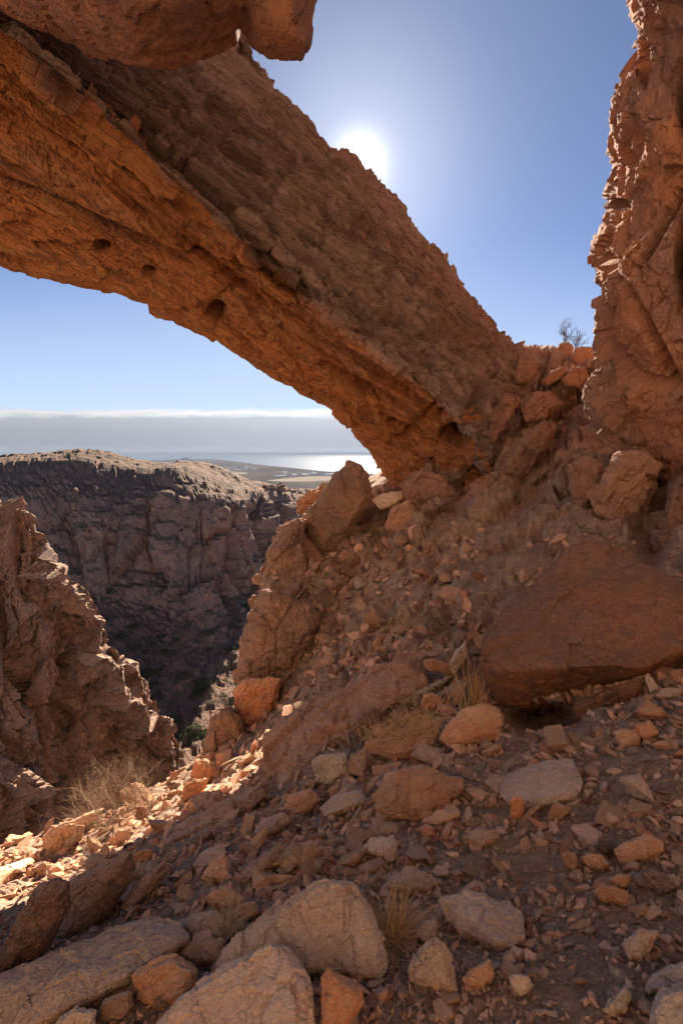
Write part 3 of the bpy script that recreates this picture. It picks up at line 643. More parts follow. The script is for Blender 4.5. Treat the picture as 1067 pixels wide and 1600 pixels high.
# ---------------------------------------------------------------- hero boulders
def outline_rock(pts, lie=0.0, thick=0.6, bulge=0.13, Yb=None, seed=0, rough=0.05, sharp=90, sub=None, fscale=0.42, shrink=0.72, tilt=(0, 0)):
    pts = np.array(pts, float); c = pts.mean(0); w = pts[:, 0].max() - pts[:, 0].min(); h = pts[:, 1].max() - pts[:, 1].min()
    if Yb is None:
        i = np.argmax(pts[:, 1]); b = pts[i] + (c - pts[i]) * 0.12; b[1] = min(b[1], 1640)
        r = hit(*b); Yb = r[0][1] if r else 3.0
    size = 0.5 * (w + h) * Yb / FPX * 0.9
    out = []
    for p in pts:
        g = hit(p[0], min(p[1], 1650)) if lie > 0 else None
        Yg = g[0][1] if g else Yb
        Yg = min(max(Yg, Yb * 0.8), Yb + 1.3 * size)
        Yv = Yb * (1 - lie) + Yg * lie * 0.97
        Yv += (p[0] - c[0]) / FPX * Yb * tilt[0] - (p[1] - c[1]) / FPX * Yb * tilt[1]
        out.append((p[0], p[1], Yv))
    Yc = np.mean([o[2] for o in out]); R = [P(*o) for o in out]
    for o in out:
        s = c + (np.array(o[:2]) - c) * shrink; R.append(P(s[0], s[1], (o[2] * shrink + Yc * (1 - shrink)) - bulge * size))
        s = c + (np.array(o[:2]) - c) * 0.92
        pb = P(s[0], s[1], o[2] + thick * size * (1 - .6 * lie)); pb[2] -= thick * size * lie * 0.5; 
        R.append(pb)
    if sub is None: sub = 7 if max(w, h) > 170 else (6 if max(w, h) > 75 else (5 if max(w, h) > 28 else 4))
    return hull_rock(R, sub, rough, sharp, seed, fscale)
def hero(name, label, cat, mat, pts, group=None, **kw):
    V, F = outline_rock(pts, **kw); HBV.append(BVHTree.FromPolygons([tuple(v) for v in V], [tuple(int(i) for i in f) for f in F])); return tag(obj(name, V, F, M[mat]), label, cat, group)

HS = [
 # leaning outcrop on the left edge of the slope
 ('boulder','tall grey slab leaning at the left foot of the arch beside the sea','slab','darktan',[(545,719),(567,726),(577,745),(584,775),(562,815),(528,865),(500,869),(481,846),(472,815),(498,771),(519,741)],dict(Yb=12.5,thick=.45,bulge=.16,rough=.035,shrink=.7)),
 ('boulder','tan block tucked under the lower end of the tall leaning slab','boulder','tanrock',[(462,850),(474,835),(496,861),(511,876),(492,897),(470,880)],dict(Yb=12.1)),
 ('boulder','blunt brown block pointing left below the leaning slab','boulder','tanrock',[(463,914),(481,891),(507,893),(510,914),(483,931)],dict(Yb=11.6)),
 ('boulder','small orange boulder right of the lower end of the leaning slab','boulder','tanrock',[(528,869),(537,857),(560,865),(560,884),(537,889)],dict(Yb=12.1)),
 ('boulder','cracked orange upright block at the foot of the outcrop','boulder','tanrock',[(487,925),(512,912),(524,938),(509,966),(492,961)],dict(Yb=11.2)),
 ('boulder','narrow upright tan block at the right of the cracked orange block','boulder','tanrock',[(521,940),(534,921),(546,936),(543,972),(526,972)],dict(Yb=11.1)),
 ('boulder','small orange stone wedged above the blunt brown block','boulder','tanrock',[(508,892),(520,878),(534,885),(530,902),(515,906)],dict(Yb=11.6)),
 ('boulder','pale lumpy boulder lodged under the foot of the arch','boulder','palerock',[(581,782),(597,771),(627,767),(629,779),(609,794),(594,797)],dict(Yb=12.3)),
 ('boulder','large orange round boulder sitting under the foot of the arch','boulder','tanrock',[(600,827),(612,790),(639,780),(657,803),(659,831),(635,842)],dict(Yb=11.9)),
 ('boulder','orange boulder pressed against the arch foot right of the round one','boulder','tanrock',[(657,830),(672,812),(690,829),(686,864),(670,858)],dict(Yb=11.6)),
 ('outcrop','dark rounded rock body below the leaning slab at the canyon edge','outcrop','darktan',[(410,890),(425,855),(444,822),(462,806),(478,812),(474,850),(484,900),(486,945),(440,975),(412,930)],dict(Yb=11.9,thick=.8,rough=.06,shrink=.7)),
 ('outcrop','dark bulging rock overhanging the canyon above the orange corner','outcrop','darktan',[(366,1062),(378,1015),(392,965),(415,925),(450,930),(492,945),(502,968),(482,1012),(440,1052),(400,1082)],dict(Yb=9.9,thick=.8,rough=.07,shrink=.7)),
 ('outcrop','glowing orange undercut rock corner at the canyon edge','outcrop','orangerock',[(366,1078),(380,1062),(415,1068),(440,1060),(436,1088),(415,1122),(400,1140),(385,1147),(368,1120)],dict(Yb=9.0,thick=.6,rough=.06)),
 ('boulder','small dark rock jutting left at the canyon edge below the orange corner','boulder','darktan',[(318,1172),(328,1122),(345,1105),(362,1104),(378,1125),(388,1160),(356,1195),(335,1200)],dict(Yb=8.6,thick=.7,rough=.05)),
 ('outcrop','jagged reddish flakes of rock behind the leaning slab','outcrop','redrock',[(462,800),(468,778),(500,758),(518,752),(505,785),(480,812)],dict(Yb=15.5,thick=.8,rough=.09)),
 # right side under the wall
 ('boulder','lumpy orange boulder bulging below the right wall','boulder','wallrock',[(905,622),(911,598),(936,568),(954,550),(980,585),(1015,612),(1035,628),(1038,696),(1016,718),(997,713),(967,702),(936,674),(919,647)],dict(Yb=9.3,thick=.9,rough=.045,shrink=.7)),
 ('boulder','squarish brown block hanging left of the sunlit rock cluster','boulder','wallrock',[(887,727),(912,709),(942,725),(944,745),(923,788),(905,796),(890,772)],dict(Yb=8.9,rough=.05)),
 ('boulder','lumpy cracked rock mass with sunlit crest below the right wall','boulder','tanrock',[(924,772),(939,751),(960,742),(968,712),(1000,708),(1026,727),(1028,760),(1004,837),(985,862),(950,830),(951,797),(930,787)],dict(Yb=8.4,thick=.8,rough=.065,shrink=.7)),
 ('boulder','rounded stone sitting just above the apex of the inscribed boulder','boulder','wallrock',[(903,808),(922,794),(945,804),(953,831),(926,845),(908,833)],dict(Yb=8.6)),
 ('boulder','dark blocky rock at the right edge above the inscribed boulder','boulder','wallrock',[(1020,860),(1040,830),(1046,790),(1044,750),(1090,720),(1150,760),(1150,940),(1060,935),(1035,900)],dict(Yb=7.2,thick=.8,rough=.05)),
 ('boulder','dark wedge stone in the gap right of the rounded stone','boulder','darktan',[(985,880),(998,868),(1018,872),(1036,900),(1030,915),(1000,905)],dict(Yb=7.3)),
 ('boulder','brown knob of rock in the gully left of the inscribed boulder','boulder','tanrock',[(787,890),(800,872),(835,872),(852,884),(848,912),(812,918),(790,908)],dict(Yb=7.4,rough=.06)),
 ('boulder','oblong rock with sunlit top in the gully just below the saddle','boulder','tanrock',[(843,598),(856,582),(878,572),(888,578),(876,592),(852,605)],dict(Yb=15.0)),
 ('boulder','rounded rock with pale top right of the oblong gully rock','boulder','tanrock',[(876,594),(895,573),(914,574),(922,590),(905,606),(884,606)],dict(Yb=14.8)),
 ('boulder','dark block on the skyline beside the bare shrubs','boulder','darktan',[(868,548),(873,537),(888,534),(895,541),(895,556),(870,558)],dict(Yb=17.3)),
 ('boulder','low dark rock on the skyline left of the bare shrubs','boulder','darktan',[(845,552),(852,541),(864,541),(870,550),(852,560)],dict(Yb=17.3)),
 ('boulder','broad brown rock capping the saddle right of the bare shrubs','boulder','tanrock',[(892,560),(898,543),(920,541),(940,549),(938,566),(915,572),(898,570)],dict(Yb=16.2,rough=.05)),
 ('boulder','tilted grey rock on the saddle at the end of the arch','boulder','darktan',[(782,545),(786,527),(800,533),(806,545),(800,556)],dict(Yb=16.8)),
 ('boulder','sloping shelf of brown rock in the middle of the gully','outcrop','wallrock',[(772,640),(790,612),(812,622),(800,650),(786,672),(768,700),(760,680)],dict(Yb=13.6,rough=.06)),
 ('boulder','angular block at the head of the gully just right of the arch end','boulder','wallrock',[(800,585),(812,562),(836,566),(842,584),(826,598),(806,600)],dict(Yb=14.8,rough=.06)),
 ('boulder','tilted brown block in the upper gully between two dark clefts','boulder','wallrock',[(812,640),(832,612),(862,612),(872,632),(850,656),(822,660)],dict(Yb=13.8,rough=.06)),
 ('outcrop','slanting brown rib of rock down the middle of the gully','outcrop','wallrock',[(770,770),(790,722),(818,682),(850,655),(868,664),(850,700),(826,742),(798,788),(776,796)],dict(Yb=12.0,rough=.06,thick=.7,shrink=.7)),
 ('outcrop','lower slanting rib of rock left of the gully rib','outcrop','wallrock',[(700,840),(716,792),(742,748),(764,740),(772,760),(752,810),(724,858),(704,862)],dict(Yb=12.0,rough=.06,thick=.7,shrink=.7)),
 ('outcrop','mauve rock buttress directly below the arch foot','outcrop','wallrock',[(625,760),(650,735),(690,742),(712,770),(704,812),(676,838),(650,822),(632,795)],dict(Yb=12.4,rough=.06,thick=.8,shrink=.7)),
 ('boulder','block with cracked face in the gully above the brown knob','boulder','tanrock',[(820,838),(834,812),(862,800),(884,812),(880,842),(852,856),(828,854)],dict(Yb=9.4,rough=.06)),
 ('boulder','small angular block left of the brown knob of rock','boulder','redrock',[(742,902),(754,884),(776,884),(784,900),(770,914),(750,914)],dict(Yb=8.0,rough=.06)),
 ('boulder','flat topped block on the slope left of the inscribed boulder','boulder','redrock',[(706,958),(722,936),(756,930),(770,946),(752,966),(720,970)],dict(Yb=7.0,rough=.06)),
 ('boulder','wedge of brown rock in the rubble below the arch buttress','boulder','tanrock',[(640,880),(656,862),(684,866),(690,886),(664,896)],dict(Yb=10.2,rough=.06)),
 ('boulder','reddish block lying in rubble above the long bedrock ridge','boulder','redrock',[(576,1012),(590,992),(616,986),(632,996),(622,1012),(594,1022)],dict(Yb=7.2,rough=.05)),
 ('boulder','small upright stone in the greenish rubble near the canyon edge','boulder','palerock',[(505,1032),(509,1012),(518,1012),(524,1034),(514,1040)],dict(Yb=8.0,rough=.05)),
 # big boulder & its supports
 ('boulder','red brown stone propping up the big inscribed boulder','boulder','boulder',[(890,1107),(899,1142),(930,1146),(955,1142),(980,1112),(1003,1085),(1006,1062),(950,1075)],dict(Yb=3.35,thick=.7,rough=.03)),
 ('stone','flat orange stone right of the propping stone','stone','orangerock',[(989,1112),(1009,1090),(1043,1113),(1034,1122),(999,1117)],dict(lie=.6)),
 ('stone','orange angular stone on the soil beside the flat orange stone','stone','orangerock',[(990,1132),(1014,1125),(1029,1145),(1009,1157),(998,1150)],dict(lie=.4)),
 ('stone','squarish red stone on the soil below the propping stone','stone','redrock',[(956,1142),(975,1137),(997,1140),(999,1160),(969,1168)],dict(lie=.5)),
 # mid slope slabs
 ('slab','long ridge of brown bedrock running up the middle of the slope','outcrop','longslab',[(408,1146),(440,1122),(472,1106),(559,1062),(630,1022),(660,1035),(662,1070),(600,1112),(530,1150),(470,1180),(440,1232),(412,1200)],dict(lie=.65,thick=.5,rough=.05,shrink=.75)),
 ('slab','thin pale blade of rock lying above the straw clump','slab','palerock',[(619,1097),(640,1083),(676,1066),(720,1048),(700,1062),(650,1093),(630,1102)],dict(lie=.7,thick=.3)),
 ('stone','pale grey pointed stone left of the tall dry stalks','stone','palerock',[(699,1041),(712,1018),(729,1000),(733,1024),(724,1040),(708,1052)],dict(Yb=4.9)),
 ('stone','oblong brown stone lying just left of the pale pointed stone','stone','redrock',[(660,1032),(672,1028),(705,1039),(703,1054),(680,1050),(664,1044)],dict(Yb=4.9)),
 ('stone','round mauve stone behind the straw clump','stone','redrock',[(655,1100),(662,1086),(676,1082),(692,1092),(698,1104),(668,1110)],dict(Yb=4.4)),
 ('slab','dark edged tilted slab holding the straw clump','slab','redrock',[(570,1160),(600,1160),(640,1146),(682,1122),(688,1148),(668,1172),(640,1184),(604,1184),(576,1176)],dict(lie=.3,thick=.5,rough=.04)),
 ('boulder','orange brown tilted block with pale ridge right of the straw clump','boulder','redrock',[(684,1157),(700,1130),(720,1108),(745,1100),(770,1108),(786,1120),(782,1150),(752,1164),(724,1172),(700,1170)],dict(lie=.2,thick=.6,rough=.035,shrink=.5)),
 ('stone','small dark purple stone left of the straw clump','stone','darkrock',[(562,1130),(568,1112),(584,1106),(594,1114),(590,1128),(574,1138)],dict(lie=.2)),
 ('stone','pale blocky stone set in the slope below the long bedrock ridge','stone','palerock',[(487,1190),(500,1178),(541,1178),(546,1212),(520,1225),(492,1222)],dict(lie=.3)),
 ('stone','flat rectangular stone above the rounded mauve boulder','stone','redrock',[(580,1196),(619,1193),(620,1210),(582,1213)],dict(lie=.3)),
 ('boulder','rounded mauve brown boulder in the middle of the foreground scree','boulder','redrock',[(580,1244),(600,1222),(624,1202),(659,1194),(695,1206),(724,1216),(726,1232),(699,1254),(670,1276),(650,1284),(615,1276),(588,1264)],dict(lie=.3,thick=.6,rough=.035,shrink=.6)),
 ('slab','broad pale slab sunk flat in the soil right of centre','slab','slab',[(779,1242),(784,1212),(820,1196),(860,1184),(896,1184),(911,1222),(900,1244),(850,1258),(800,1262)],dict(lie=.85,thick=.4,rough=.03)),
 ('stone','small upright orange brick shaped stone before the broad pale slab','stone','orangerock',[(796,1250),(800,1244),(816,1245),(819,1270),(812,1281),(798,1278)],dict(lie=0)),
 ('stone','flat red stone lying below the rounded mauve boulder','stone','redrock',[(657,1283),(680,1268),(709,1258),(721,1271),(684,1289)],dict(lie=.7,thick=.3)),
 ('stone','squat pink stone below the flat red stone','stone','redrock',[(652,1296),(664,1287),(678,1292),(680,1306),(664,1312)],dict(lie=.2)),
 ('stone','thin triangular mauve stone on the soil at the right','stone','slab',[(966,1214),(999,1207),(1012,1230),(1021,1254),(984,1238)],dict(lie=.8,thick=.3)),
 ('stone','wedge shaped brown stone with tan top at the right','boulder','redrock',[(956,1327),(980,1312),(1009,1302),(1034,1317),(1028,1334),(1000,1345),(969,1353)],dict(lie=.2,thick=.6,shrink=.5)),
 ('stone','brick shaped brown stone lying at the right','stone','redrock',[(926,1394),(934,1380),(981,1391),(980,1412),(939,1409)],dict(lie=.2)),
 ('stone','angular stone just above the brick shaped stone','stone','redrock',[(948,1374),(968,1366),(986,1366),(985,1388),(968,1388)],dict(lie=.2)),
 ('stone','dark grey angular stone right of the brick shaped stone','stone','darkrock',[(999,1362),(1020,1358),(1049,1372),(1055,1392),(1030,1396),(1014,1384)],dict(lie=.4)),
 ('stone','blue grey wedge stone left of the wedge shaped brown stone','stone','darkrock',[(931,1320),(936,1308),(950,1310),(958,1328),(952,1338),(940,1334)],dict(lie=.2)),
 ('stone','red rounded stone left of the blue grey wedge','stone','redrock',[(904,1340),(918,1332),(938,1336),(950,1350),(940,1360),(918,1354)],dict(lie=.3)),
 ('stone','rounded brown stone at the left of the red rounded stone','stone','redrock',[(876,1335),(888,1327),(902,1338),(908,1355),(896,1362),(880,1352)],dict(lie=.2)),
 ('stone','pale tan block standing in the soil at the lower right','stone','slab',[(971,1474),(984,1460),(999,1449),(1026,1457),(1018,1480),(999,1502),(984,1500)],dict(lie=.4)),
 ('slab','pale cracked slab in the bottom right corner','slab','palerock',[(1012,1590),(1020,1562),(1034,1547),(1090,1530),(1120,1620),(1020,1640)],dict(lie=.6,thick=.4)),
 ('slab','pale slab just above the cracked corner slab','slab','palerock',[(1006,1545),(1019,1522),(1050,1508),(1100,1496),(1100,1540),(1040,1545),(1012,1552)],dict(lie=.6,thick=.4)),
 ('stone','pale irregular stone left of the corner slabs','stone','palerock',[(939,1578),(958,1558),(979,1537),(986,1556),(975,1572),(959,1588)],dict(lie=.5)),
 ('slab','low bedrock plate half buried in the soil right of the straw tuft','slab','slab',[(684,1402),(720,1394),(754,1396),(796,1412),(818,1432),(820,1466),(800,1480),(774,1482),(740,1462),(700,1440)],dict(lie=.9,thick=.3,rough=.05)),
 ('stone','low pale wedge stone above the straw tuft','stone','slab',[(596,1388),(612,1368),(634,1352),(660,1362),(690,1378),(670,1392),(630,1394)],dict(lie=.4,thick=.4)),
 ('stone','triangular tan slab pointing up at the bottom centre','slab','slab',[(639,1512),(650,1486),(668,1468),(684,1466),(704,1492),(716,1546),(712,1552),(678,1542),(642,1532)],dict(lie=.45,thick=.4,shrink=.75)),
 ('stone','small tan slab behind the triangular slab','slab','slab',[(650,1462),(655,1445),(668,1436),(682,1438),(682,1462),(668,1474)],dict(lie=.5)),
 ('stone','small pale stone right of the triangular slab','stone','palerock',[(794,1526),(808,1522),(826,1524),(832,1544),(814,1556),(800,1544)],dict(lie=.3)),
 ('stone','brown stone between the triangular slab and the small pale stone','stone','redrock',[(722,1530),(738,1512),(764,1500),(772,1522),(756,1544),(734,1544)],dict(lie=.3)),
 # foreground slabs
 ('slab','great pale foreground slab with broken lower edge at bottom centre','slab','slab',[(335,1512),(352,1480),(380,1455),(420,1420),(470,1392),(510,1374),(552,1380),(585,1425),(600,1470),(604,1506),(596,1530),(570,1508),(510,1485),(455,1470),(390,1490)],dict(lie=.45,thick=.45,rough=.045,shrink=.9,bulge=.05)),
 ('slab','smooth tilted slab at the bottom edge left of centre','slab','slab',[(236,1610),(262,1575),(300,1545),(350,1510),(400,1482),(430,1469),(454,1480),(484,1532),(488,1610),(440,1650),(250,1650)],dict(lie=.6,thick=.4,rough=.04,shrink=.92,bulge=.04)),
 ('slab','wide striped slab across the bottom left corner','slab','slab',[(-60,1548),(0,1525),(70,1490),(135,1462),(195,1440),(250,1425),(292,1448),(298,1466),(255,1492),(215,1517),(165,1545),(120,1567),(60,1600),(-60,1640)],dict(lie=.7,thick=.4,rough=.035,shrink=.92,bulge=.04)),
 ('boulder','dark red pitted rock standing at the left edge','boulder','darkrock',[(-5,1510),(10,1470),(30,1428),(65,1380),(92,1372),(108,1378),(110,1417),(92,1450),(75,1484),(30,1512),(0,1530)],dict(lie=.15,thick=.5,rough=.05,shrink=.7)),
 ('slab','long dark slab lying behind the pitted rock','slab','darkslab',[(92,1470),(98,1420),(108,1378),(150,1350),(190,1333),(206,1330),(212,1368),(188,1402),(150,1440),(118,1466)],dict(lie=.3,thick=.4,rough=.04,shrink=.75)),
 ('slab','narrow tilted slab right of the long dark slab','slab','darkslab',[(189,1420),(205,1392),(225,1368),(260,1340),(266,1358),(252,1378),(225,1396),(202,1427)],dict(lie=.35,thick=.4,rough=.04)),
 ('boulder','low dark layered rock at the edge of shade and sunlight','boulder','darkslab',[(255,1320),(258,1300),(275,1287),(305,1275),(345,1262),(380,1240),(412,1222),(420,1240),(400,1262),(360,1280),(320,1292),(280,1312)],dict(lie=.4,thick=.5,rough=.06)),
 ('stone','red angular stone in the heap above the bottom slabs','stone','redrock',[(200,1524),(222,1508),(250,1498),(275,1490),(310,1515),(300,1550),(285,1566),(250,1573),(225,1560)],dict(lie=.3,rough=.05,shrink=.7)),
 ('stone','small tan stone before the red angular stone','stone','tanrock',[(238,1562),(250,1552),(268,1549),(278,1560),(262,1576),(246,1578)],dict(lie=.1)),
 ('slab','tan slab between the striped slab and the great pale slab','slab','slab',[(275,1442),(300,1428),(340,1421),(352,1440),(350,1464),(320,1472),(300,1466)],dict(lie=.5,thick=.4)),
 ('stone','flat mauve stone before the great pale slab','stone','redrock',[(272,1489),(290,1474),(330,1464),(352,1468),(346,1500),(310,1508),(288,1502)],dict(lie=.4,thick=.4)),
 ('stone','red triangular stone above the tan slab','stone','redrock',[(313,1372),(328,1350),(350,1330),(360,1352),(362,1372),(342,1380)],dict(lie=.3,thick=.4)),
 ('stone','broad angular stone below the red triangular stone','stone','redrock',[(320,1402),(335,1390),(352,1383),(375,1396),(384,1410),(350,1421),(332,1412)],dict(lie=.3)),
 ('stone','dark squarish block at the bottom left among slabs','stone','darkslab',[(150,1580),(165,1560),(195,1552),(206,1548),(208,1572),(190,1595),(160,1598)],dict(lie=.2)),
 ('stone','tan block at the bottom edge left of the smooth tilted slab','stone','slab',[(78,1612),(100,1585),(120,1570),(150,1578),(150,1620),(100,1640)],dict(lie=.4)),
 ('stone','orange stone at the bottom edge right of the smooth tilted slab','stone','orangerock',[(500,1610),(502,1530),(512,1511),(540,1525),(566,1546),(568,1567),(548,1595),(530,1620)],dict(lie=.45,thick=.3)),
 ('stone','leaning thin dark stone above the striped slab','stone','darkslab',[(150,1432),(158,1412),(175,1395),(180,1412),(172,1430),(160,1442)],dict(lie=.2)),
 ('stone','pale square stone in the heap left of centre','stone','palerock',[(134,1396),(142,1384),(160,1376),(164,1392),(150,1408),(138,1406)],dict(lie=.2)),
 ('slab','flat shard leaning on the scree left of the rounded mauve boulder','slab','slab',[(500,1262),(520,1240),(566,1232),(572,1252),(540,1270),(508,1276)],dict(lie=.6,thick=.3)),
 ('slab','brown shard in the scree above the great pale slab','slab','redrock',[(430,1345),(448,1322),(490,1312),(506,1326),(480,1350),(444,1360)],dict(lie=.6,thick=.3)),
 ('slab','long thin shard in the scree pointing at the great pale slab','slab','darkslab',[(372,1370),(392,1346),(430,1326),(438,1338),(410,1364),(382,1382)],dict(lie=.5,thick=.3)),
 ('slab','mauve plate in the scree between the two shaded shards','slab','slab',[(300,1350),(318,1328),(345,1318),(356,1332),(336,1350),(312,1362)],dict(lie=.6,thick=.3)),
 ('stone','squat brown block at the top of the scree band','stone','redrock',[(440,1262),(452,1240),(484,1232),(500,1250),(484,1270),(456,1276)],dict(lie=.3,thick=.5)),
 ('slab','dark plate in the scree just right of the low dark layered rock','slab','darkslab',[(395,1300),(412,1276),(446,1268),(456,1284),(430,1304),(404,1312)],dict(lie=.6,thick=.3)),
 ('slab','tilted mauve slab above the rounded mauve boulder','slab','slab',[(640,1180),(655,1160),(690,1170),(700,1186),(672,1194)],dict(lie=.5,thick=.3)),
 ('slab','brown slab left of the flat rectangular stone','slab','redrock',[(540,1206),(548,1180),(572,1172),(578,1196),(566,1214)],dict(lie=.4,thick=.3)),
 ('stone','angular stone wedged between the great pale slab and the mauve stone','stone','redrock',[(356,1432),(372,1412),(400,1408),(404,1426),(382,1442)],dict(lie=.3,thick=.4)),
 ('slab','flat grey plate in the scree above the low pale wedge stone','slab','slab',[(560,1330),(578,1308),(614,1304),(624,1320),(596,1338)],dict(lie=.7,thick=.25)),
 ('slab','reddish plate lying right of the flat red stone','slab','redrock',[(722,1310),(740,1294),(776,1296),(780,1310),(750,1322)],dict(lie=.7,thick=.25)),
 # sunlit rocks at the left
 ('boulder','rounded sunlit boulder beside the dry grey bush','boulder','tanrock',[(66,1309),(80,1292),(105,1284),(132,1291),(128,1312),(95,1330),(70,1334)],dict(lie=.2,thick=.6)),
 ('boulder','sunlit orange block topping the edge of the slope','boulder','orangerock',[(298,1214),(304,1187),(322,1184),(345,1198),(350,1217),(330,1222),(308,1222)],dict(lie=.1,thick=.6)),
 ('boulder','sunlit orange wedge below the topping block','boulder','orangerock',[(282,1246),(290,1226),(302,1217),(325,1216),(322,1230),(300,1246),(284,1258)],dict(lie=.1)),
 ('boulder','tan sunlit boulder right of the orange wedge','boulder','tanrock',[(284,1268),(296,1248),(320,1238),(345,1232),(352,1250),(330,1264),(300,1272)],dict(lie=.3)),
 ('stone','orange sunlit block at the boundary of the shade','stone','orangerock',[(207,1336),(222,1328),(238,1326),(238,1342),(222,1350),(208,1346)],dict(lie=.1)),
 ('stone','sunlit angular stone beneath the dry grey bush','stone','tanrock',[(170,1312),(184,1296),(205,1292),(212,1306),(196,1318),(176,1322)],dict(lie=.2)),
 ('slab','thin grey slab lying in sunlight at the left edge','slab','palerock',[(-10,1362),(10,1350),(50,1339),(54,1346),(30,1360),(0,1372)],dict(lie=.7,thick=.2)),
 ('stone','brown shaded stone in the sunlit patch at the left','stone','tanrock',[(54,1356),(68,1346),(86,1350),(88,1364),(66,1368)],dict(lie=.2)),
]
M['palerock'] = rock_mat('pale_rock', (0.42, 0.285, 0.205), (0.35, 0.225, 0.16), (0.28, 0.18, 0.135), gain=1.75, s=0.35, bump=0.5, top=(0.43, 0.31, 0.235), topf=.5)
M['orangerock'] = rock_mat('orange_rock', (0.38, 0.16, 0.08), (0.31, 0.13, 0.07), (0.26, 0.13, 0.08), gain=1.75, s=0.35, bump=0.5, top=(0.5, 0.3, 0.18), topf=.35)
M['darktan'] = rock_mat('outcrop_rock', (0.30, 0.175, 0.11), (0.22, 0.135, 0.10), (0.38, 0.19, 0.10), s=1.0, bump=0.7, top=(0.36, 0.25, 0.18), topf=.4)
M['wallrock'] = rock_mat('wall_boulder', (0.37, 0.20, 0.13), (0.28, 0.15, 0.105), (0.21, 0.125, 0.095), s=0.8, gain=1.1, bump=0.6, top=(0.42, 0.28, 0.19), topf=.4)
M['darkslab'] = rock_mat('dark_slab', (0.30, 0.17, 0.11), (0.23, 0.13, 0.085), (0.16, 0.10, 0.075), gain=1.75, s=0.3, bump=0.7, top=(0.36, 0.25, 0.19), topf=.5)
M['longslab'] = rock_mat('bedrock', (0.37, 0.20, 0.125), (0.30, 0.15, 0.09), (0.22, 0.13, 0.09), gain=1.75, s=0.6, bump=0.8, top=(0.38, 0.26, 0.19), topf=.4)
HB = []; HBV = []
for i, (nm, lab, cat, mt, pts, kw) in enumerate(HS):
    HB.append(hero(nm, lab, cat, mt, pts, seed=200 + i, **kw))
print('t heroes', time.time() - T0)

# the big inscribed boulder
bo = [(924,838),(905,842),(887,851),(878,878),(860,903),(832,940),(795,962),(768,971),(755,1004),(750,1047),(768,1093),(792,1116),(840,1108),(887,1098),(951,1080),(1003,1062),(1067,1033),(1120,1005),(1130,955),(1067,921),(1025,897),(979,864)]
kw = dict()
pts = np.array(bo, float); R = []
for p in [(924,836,4.75),(900,846,4.7),(887,852,4.65),(878,878,4.55),(832,938,4.35),(795,962,4.25),(768,973,4.15),(752,1010,4.05),(750,1047,3.95),
          (772,1050,3.72),(850,1046,3.42),(950,1040,3.34),(1010,1046,3.36),(1067,1012,3.5),(1130,985,3.7),(1140,950,4.2),(1067,921,4.4),(1025,897,4.5),(979,864,4.65),
          (768,1093,4.05),(792,1117,4.0),(887,1100,3.85),(951,1080,3.8),(1003,1063,3.85),(1067,1033,4.0),(1120,1005,4.1),
          (930,870,5.6),(850,940,5.4),(800,1020,5.0),(830,1090,4.7),(950,1060,4.7),(1080,1000,4.9),(1110,960,5.3),(1000,910,5.6)]: R.append(P(*p))
V, F = hull_rock(R, 7, 0.016, 140, 77, 0.36)
big = tag(obj('boulder', V, F, M['boulder']), 'huge smooth red brown boulder with faint scratched lettering at the right', 'boulder')
bo_o = np.array(big.location[:])
BB = BVHTree.FromPolygons([tuple(v) for v in V], [tuple(int(i) for i in f) for f in F])
def ribbon_on(pxpts, wpx, depth=0.004):
    """a scratched stroke: a thin raised-edge groove lying on the boulder's face"""
    Vr, Fr = [], []
    pl = []
    for a, b in zip(pxpts[:-1], pxpts[1:]):
        n = max(2, int(math.dist(a, b) / 1.2))
        for k in range(n): pl.append((a[0] + (b[0]-a[0])*k/n, a[1] + (b[1]-a[1])*k/n))
    pl.append(pxpts[-1]); H_ = []
    for (x, y) in pl:
        x += random.uniform(-.25, .25); y += random.uniform(-.25, .25)
        r = BB.ray_cast(Vector((0, 0, 0)), Vector(ray(x, y)).normalized(), 50)
        if r[0] is None: continue
        n = r[1] if r[1].dot(r[0]) < 0 else -r[1]; H_.append((np.array(r[0][:]), np.array(n[:])))
    for i, (p_, n) in enumerate(H_):
        a = H_[max(0, i-1)][0]; b = H_[min(len(H_)-1, i+1)][0]; tdir = b - a; tdir /= np.linalg.norm(tdir) + 1e-9
        s = np.cross(tdir, n); s /= np.linalg.norm(s) + 1e-9; w = wpx * p_[1] / FPX * random.uniform(.5, 1.1) / 2
        Vr += [p_ + s * w - n * .004, p_ + s * w * .5 + n * depth, p_ - s * w * .5 + n * depth, p_ - s * w - n * .004]
        if i:
            o = len(Vr) - 8
            for k in range(3): Fr.append((o + k, o + k + 1, o + k + 5, o + k + 4))
    return Vr, Fr
strokes = [[(899,981),(906,1003),(914,976)],[(921,984),(920,1004)],[(948,984),(940,981),(932,987),(929,994),(932,1001),(941,1003),(949,999)],[(953,978),(972,976)],[(962,978),(961,1002)],
           [(986,982),(979,986),(976,994),(980,1002),(988,1004),(994,998),(994,988),(986,982)],[(1000,1005),(1001,979),(1010,977),(1016,983),(1011,991),(1002,992)],[(1006,992),(1018,1008)]]
Vr, Fr = [], []
for s_ in strokes:
    a, b = ribbon_on(s_, 1.5); o = len(Vr); Vr += a; Fr += [tuple(i + o for i in f) for f in b]
ins = obj('inscription', np.array(Vr) - bo_o, Fr, M['scratch'], parent=big); ins['label'] = 'faint scratched letters VICTOR on the boulder face'

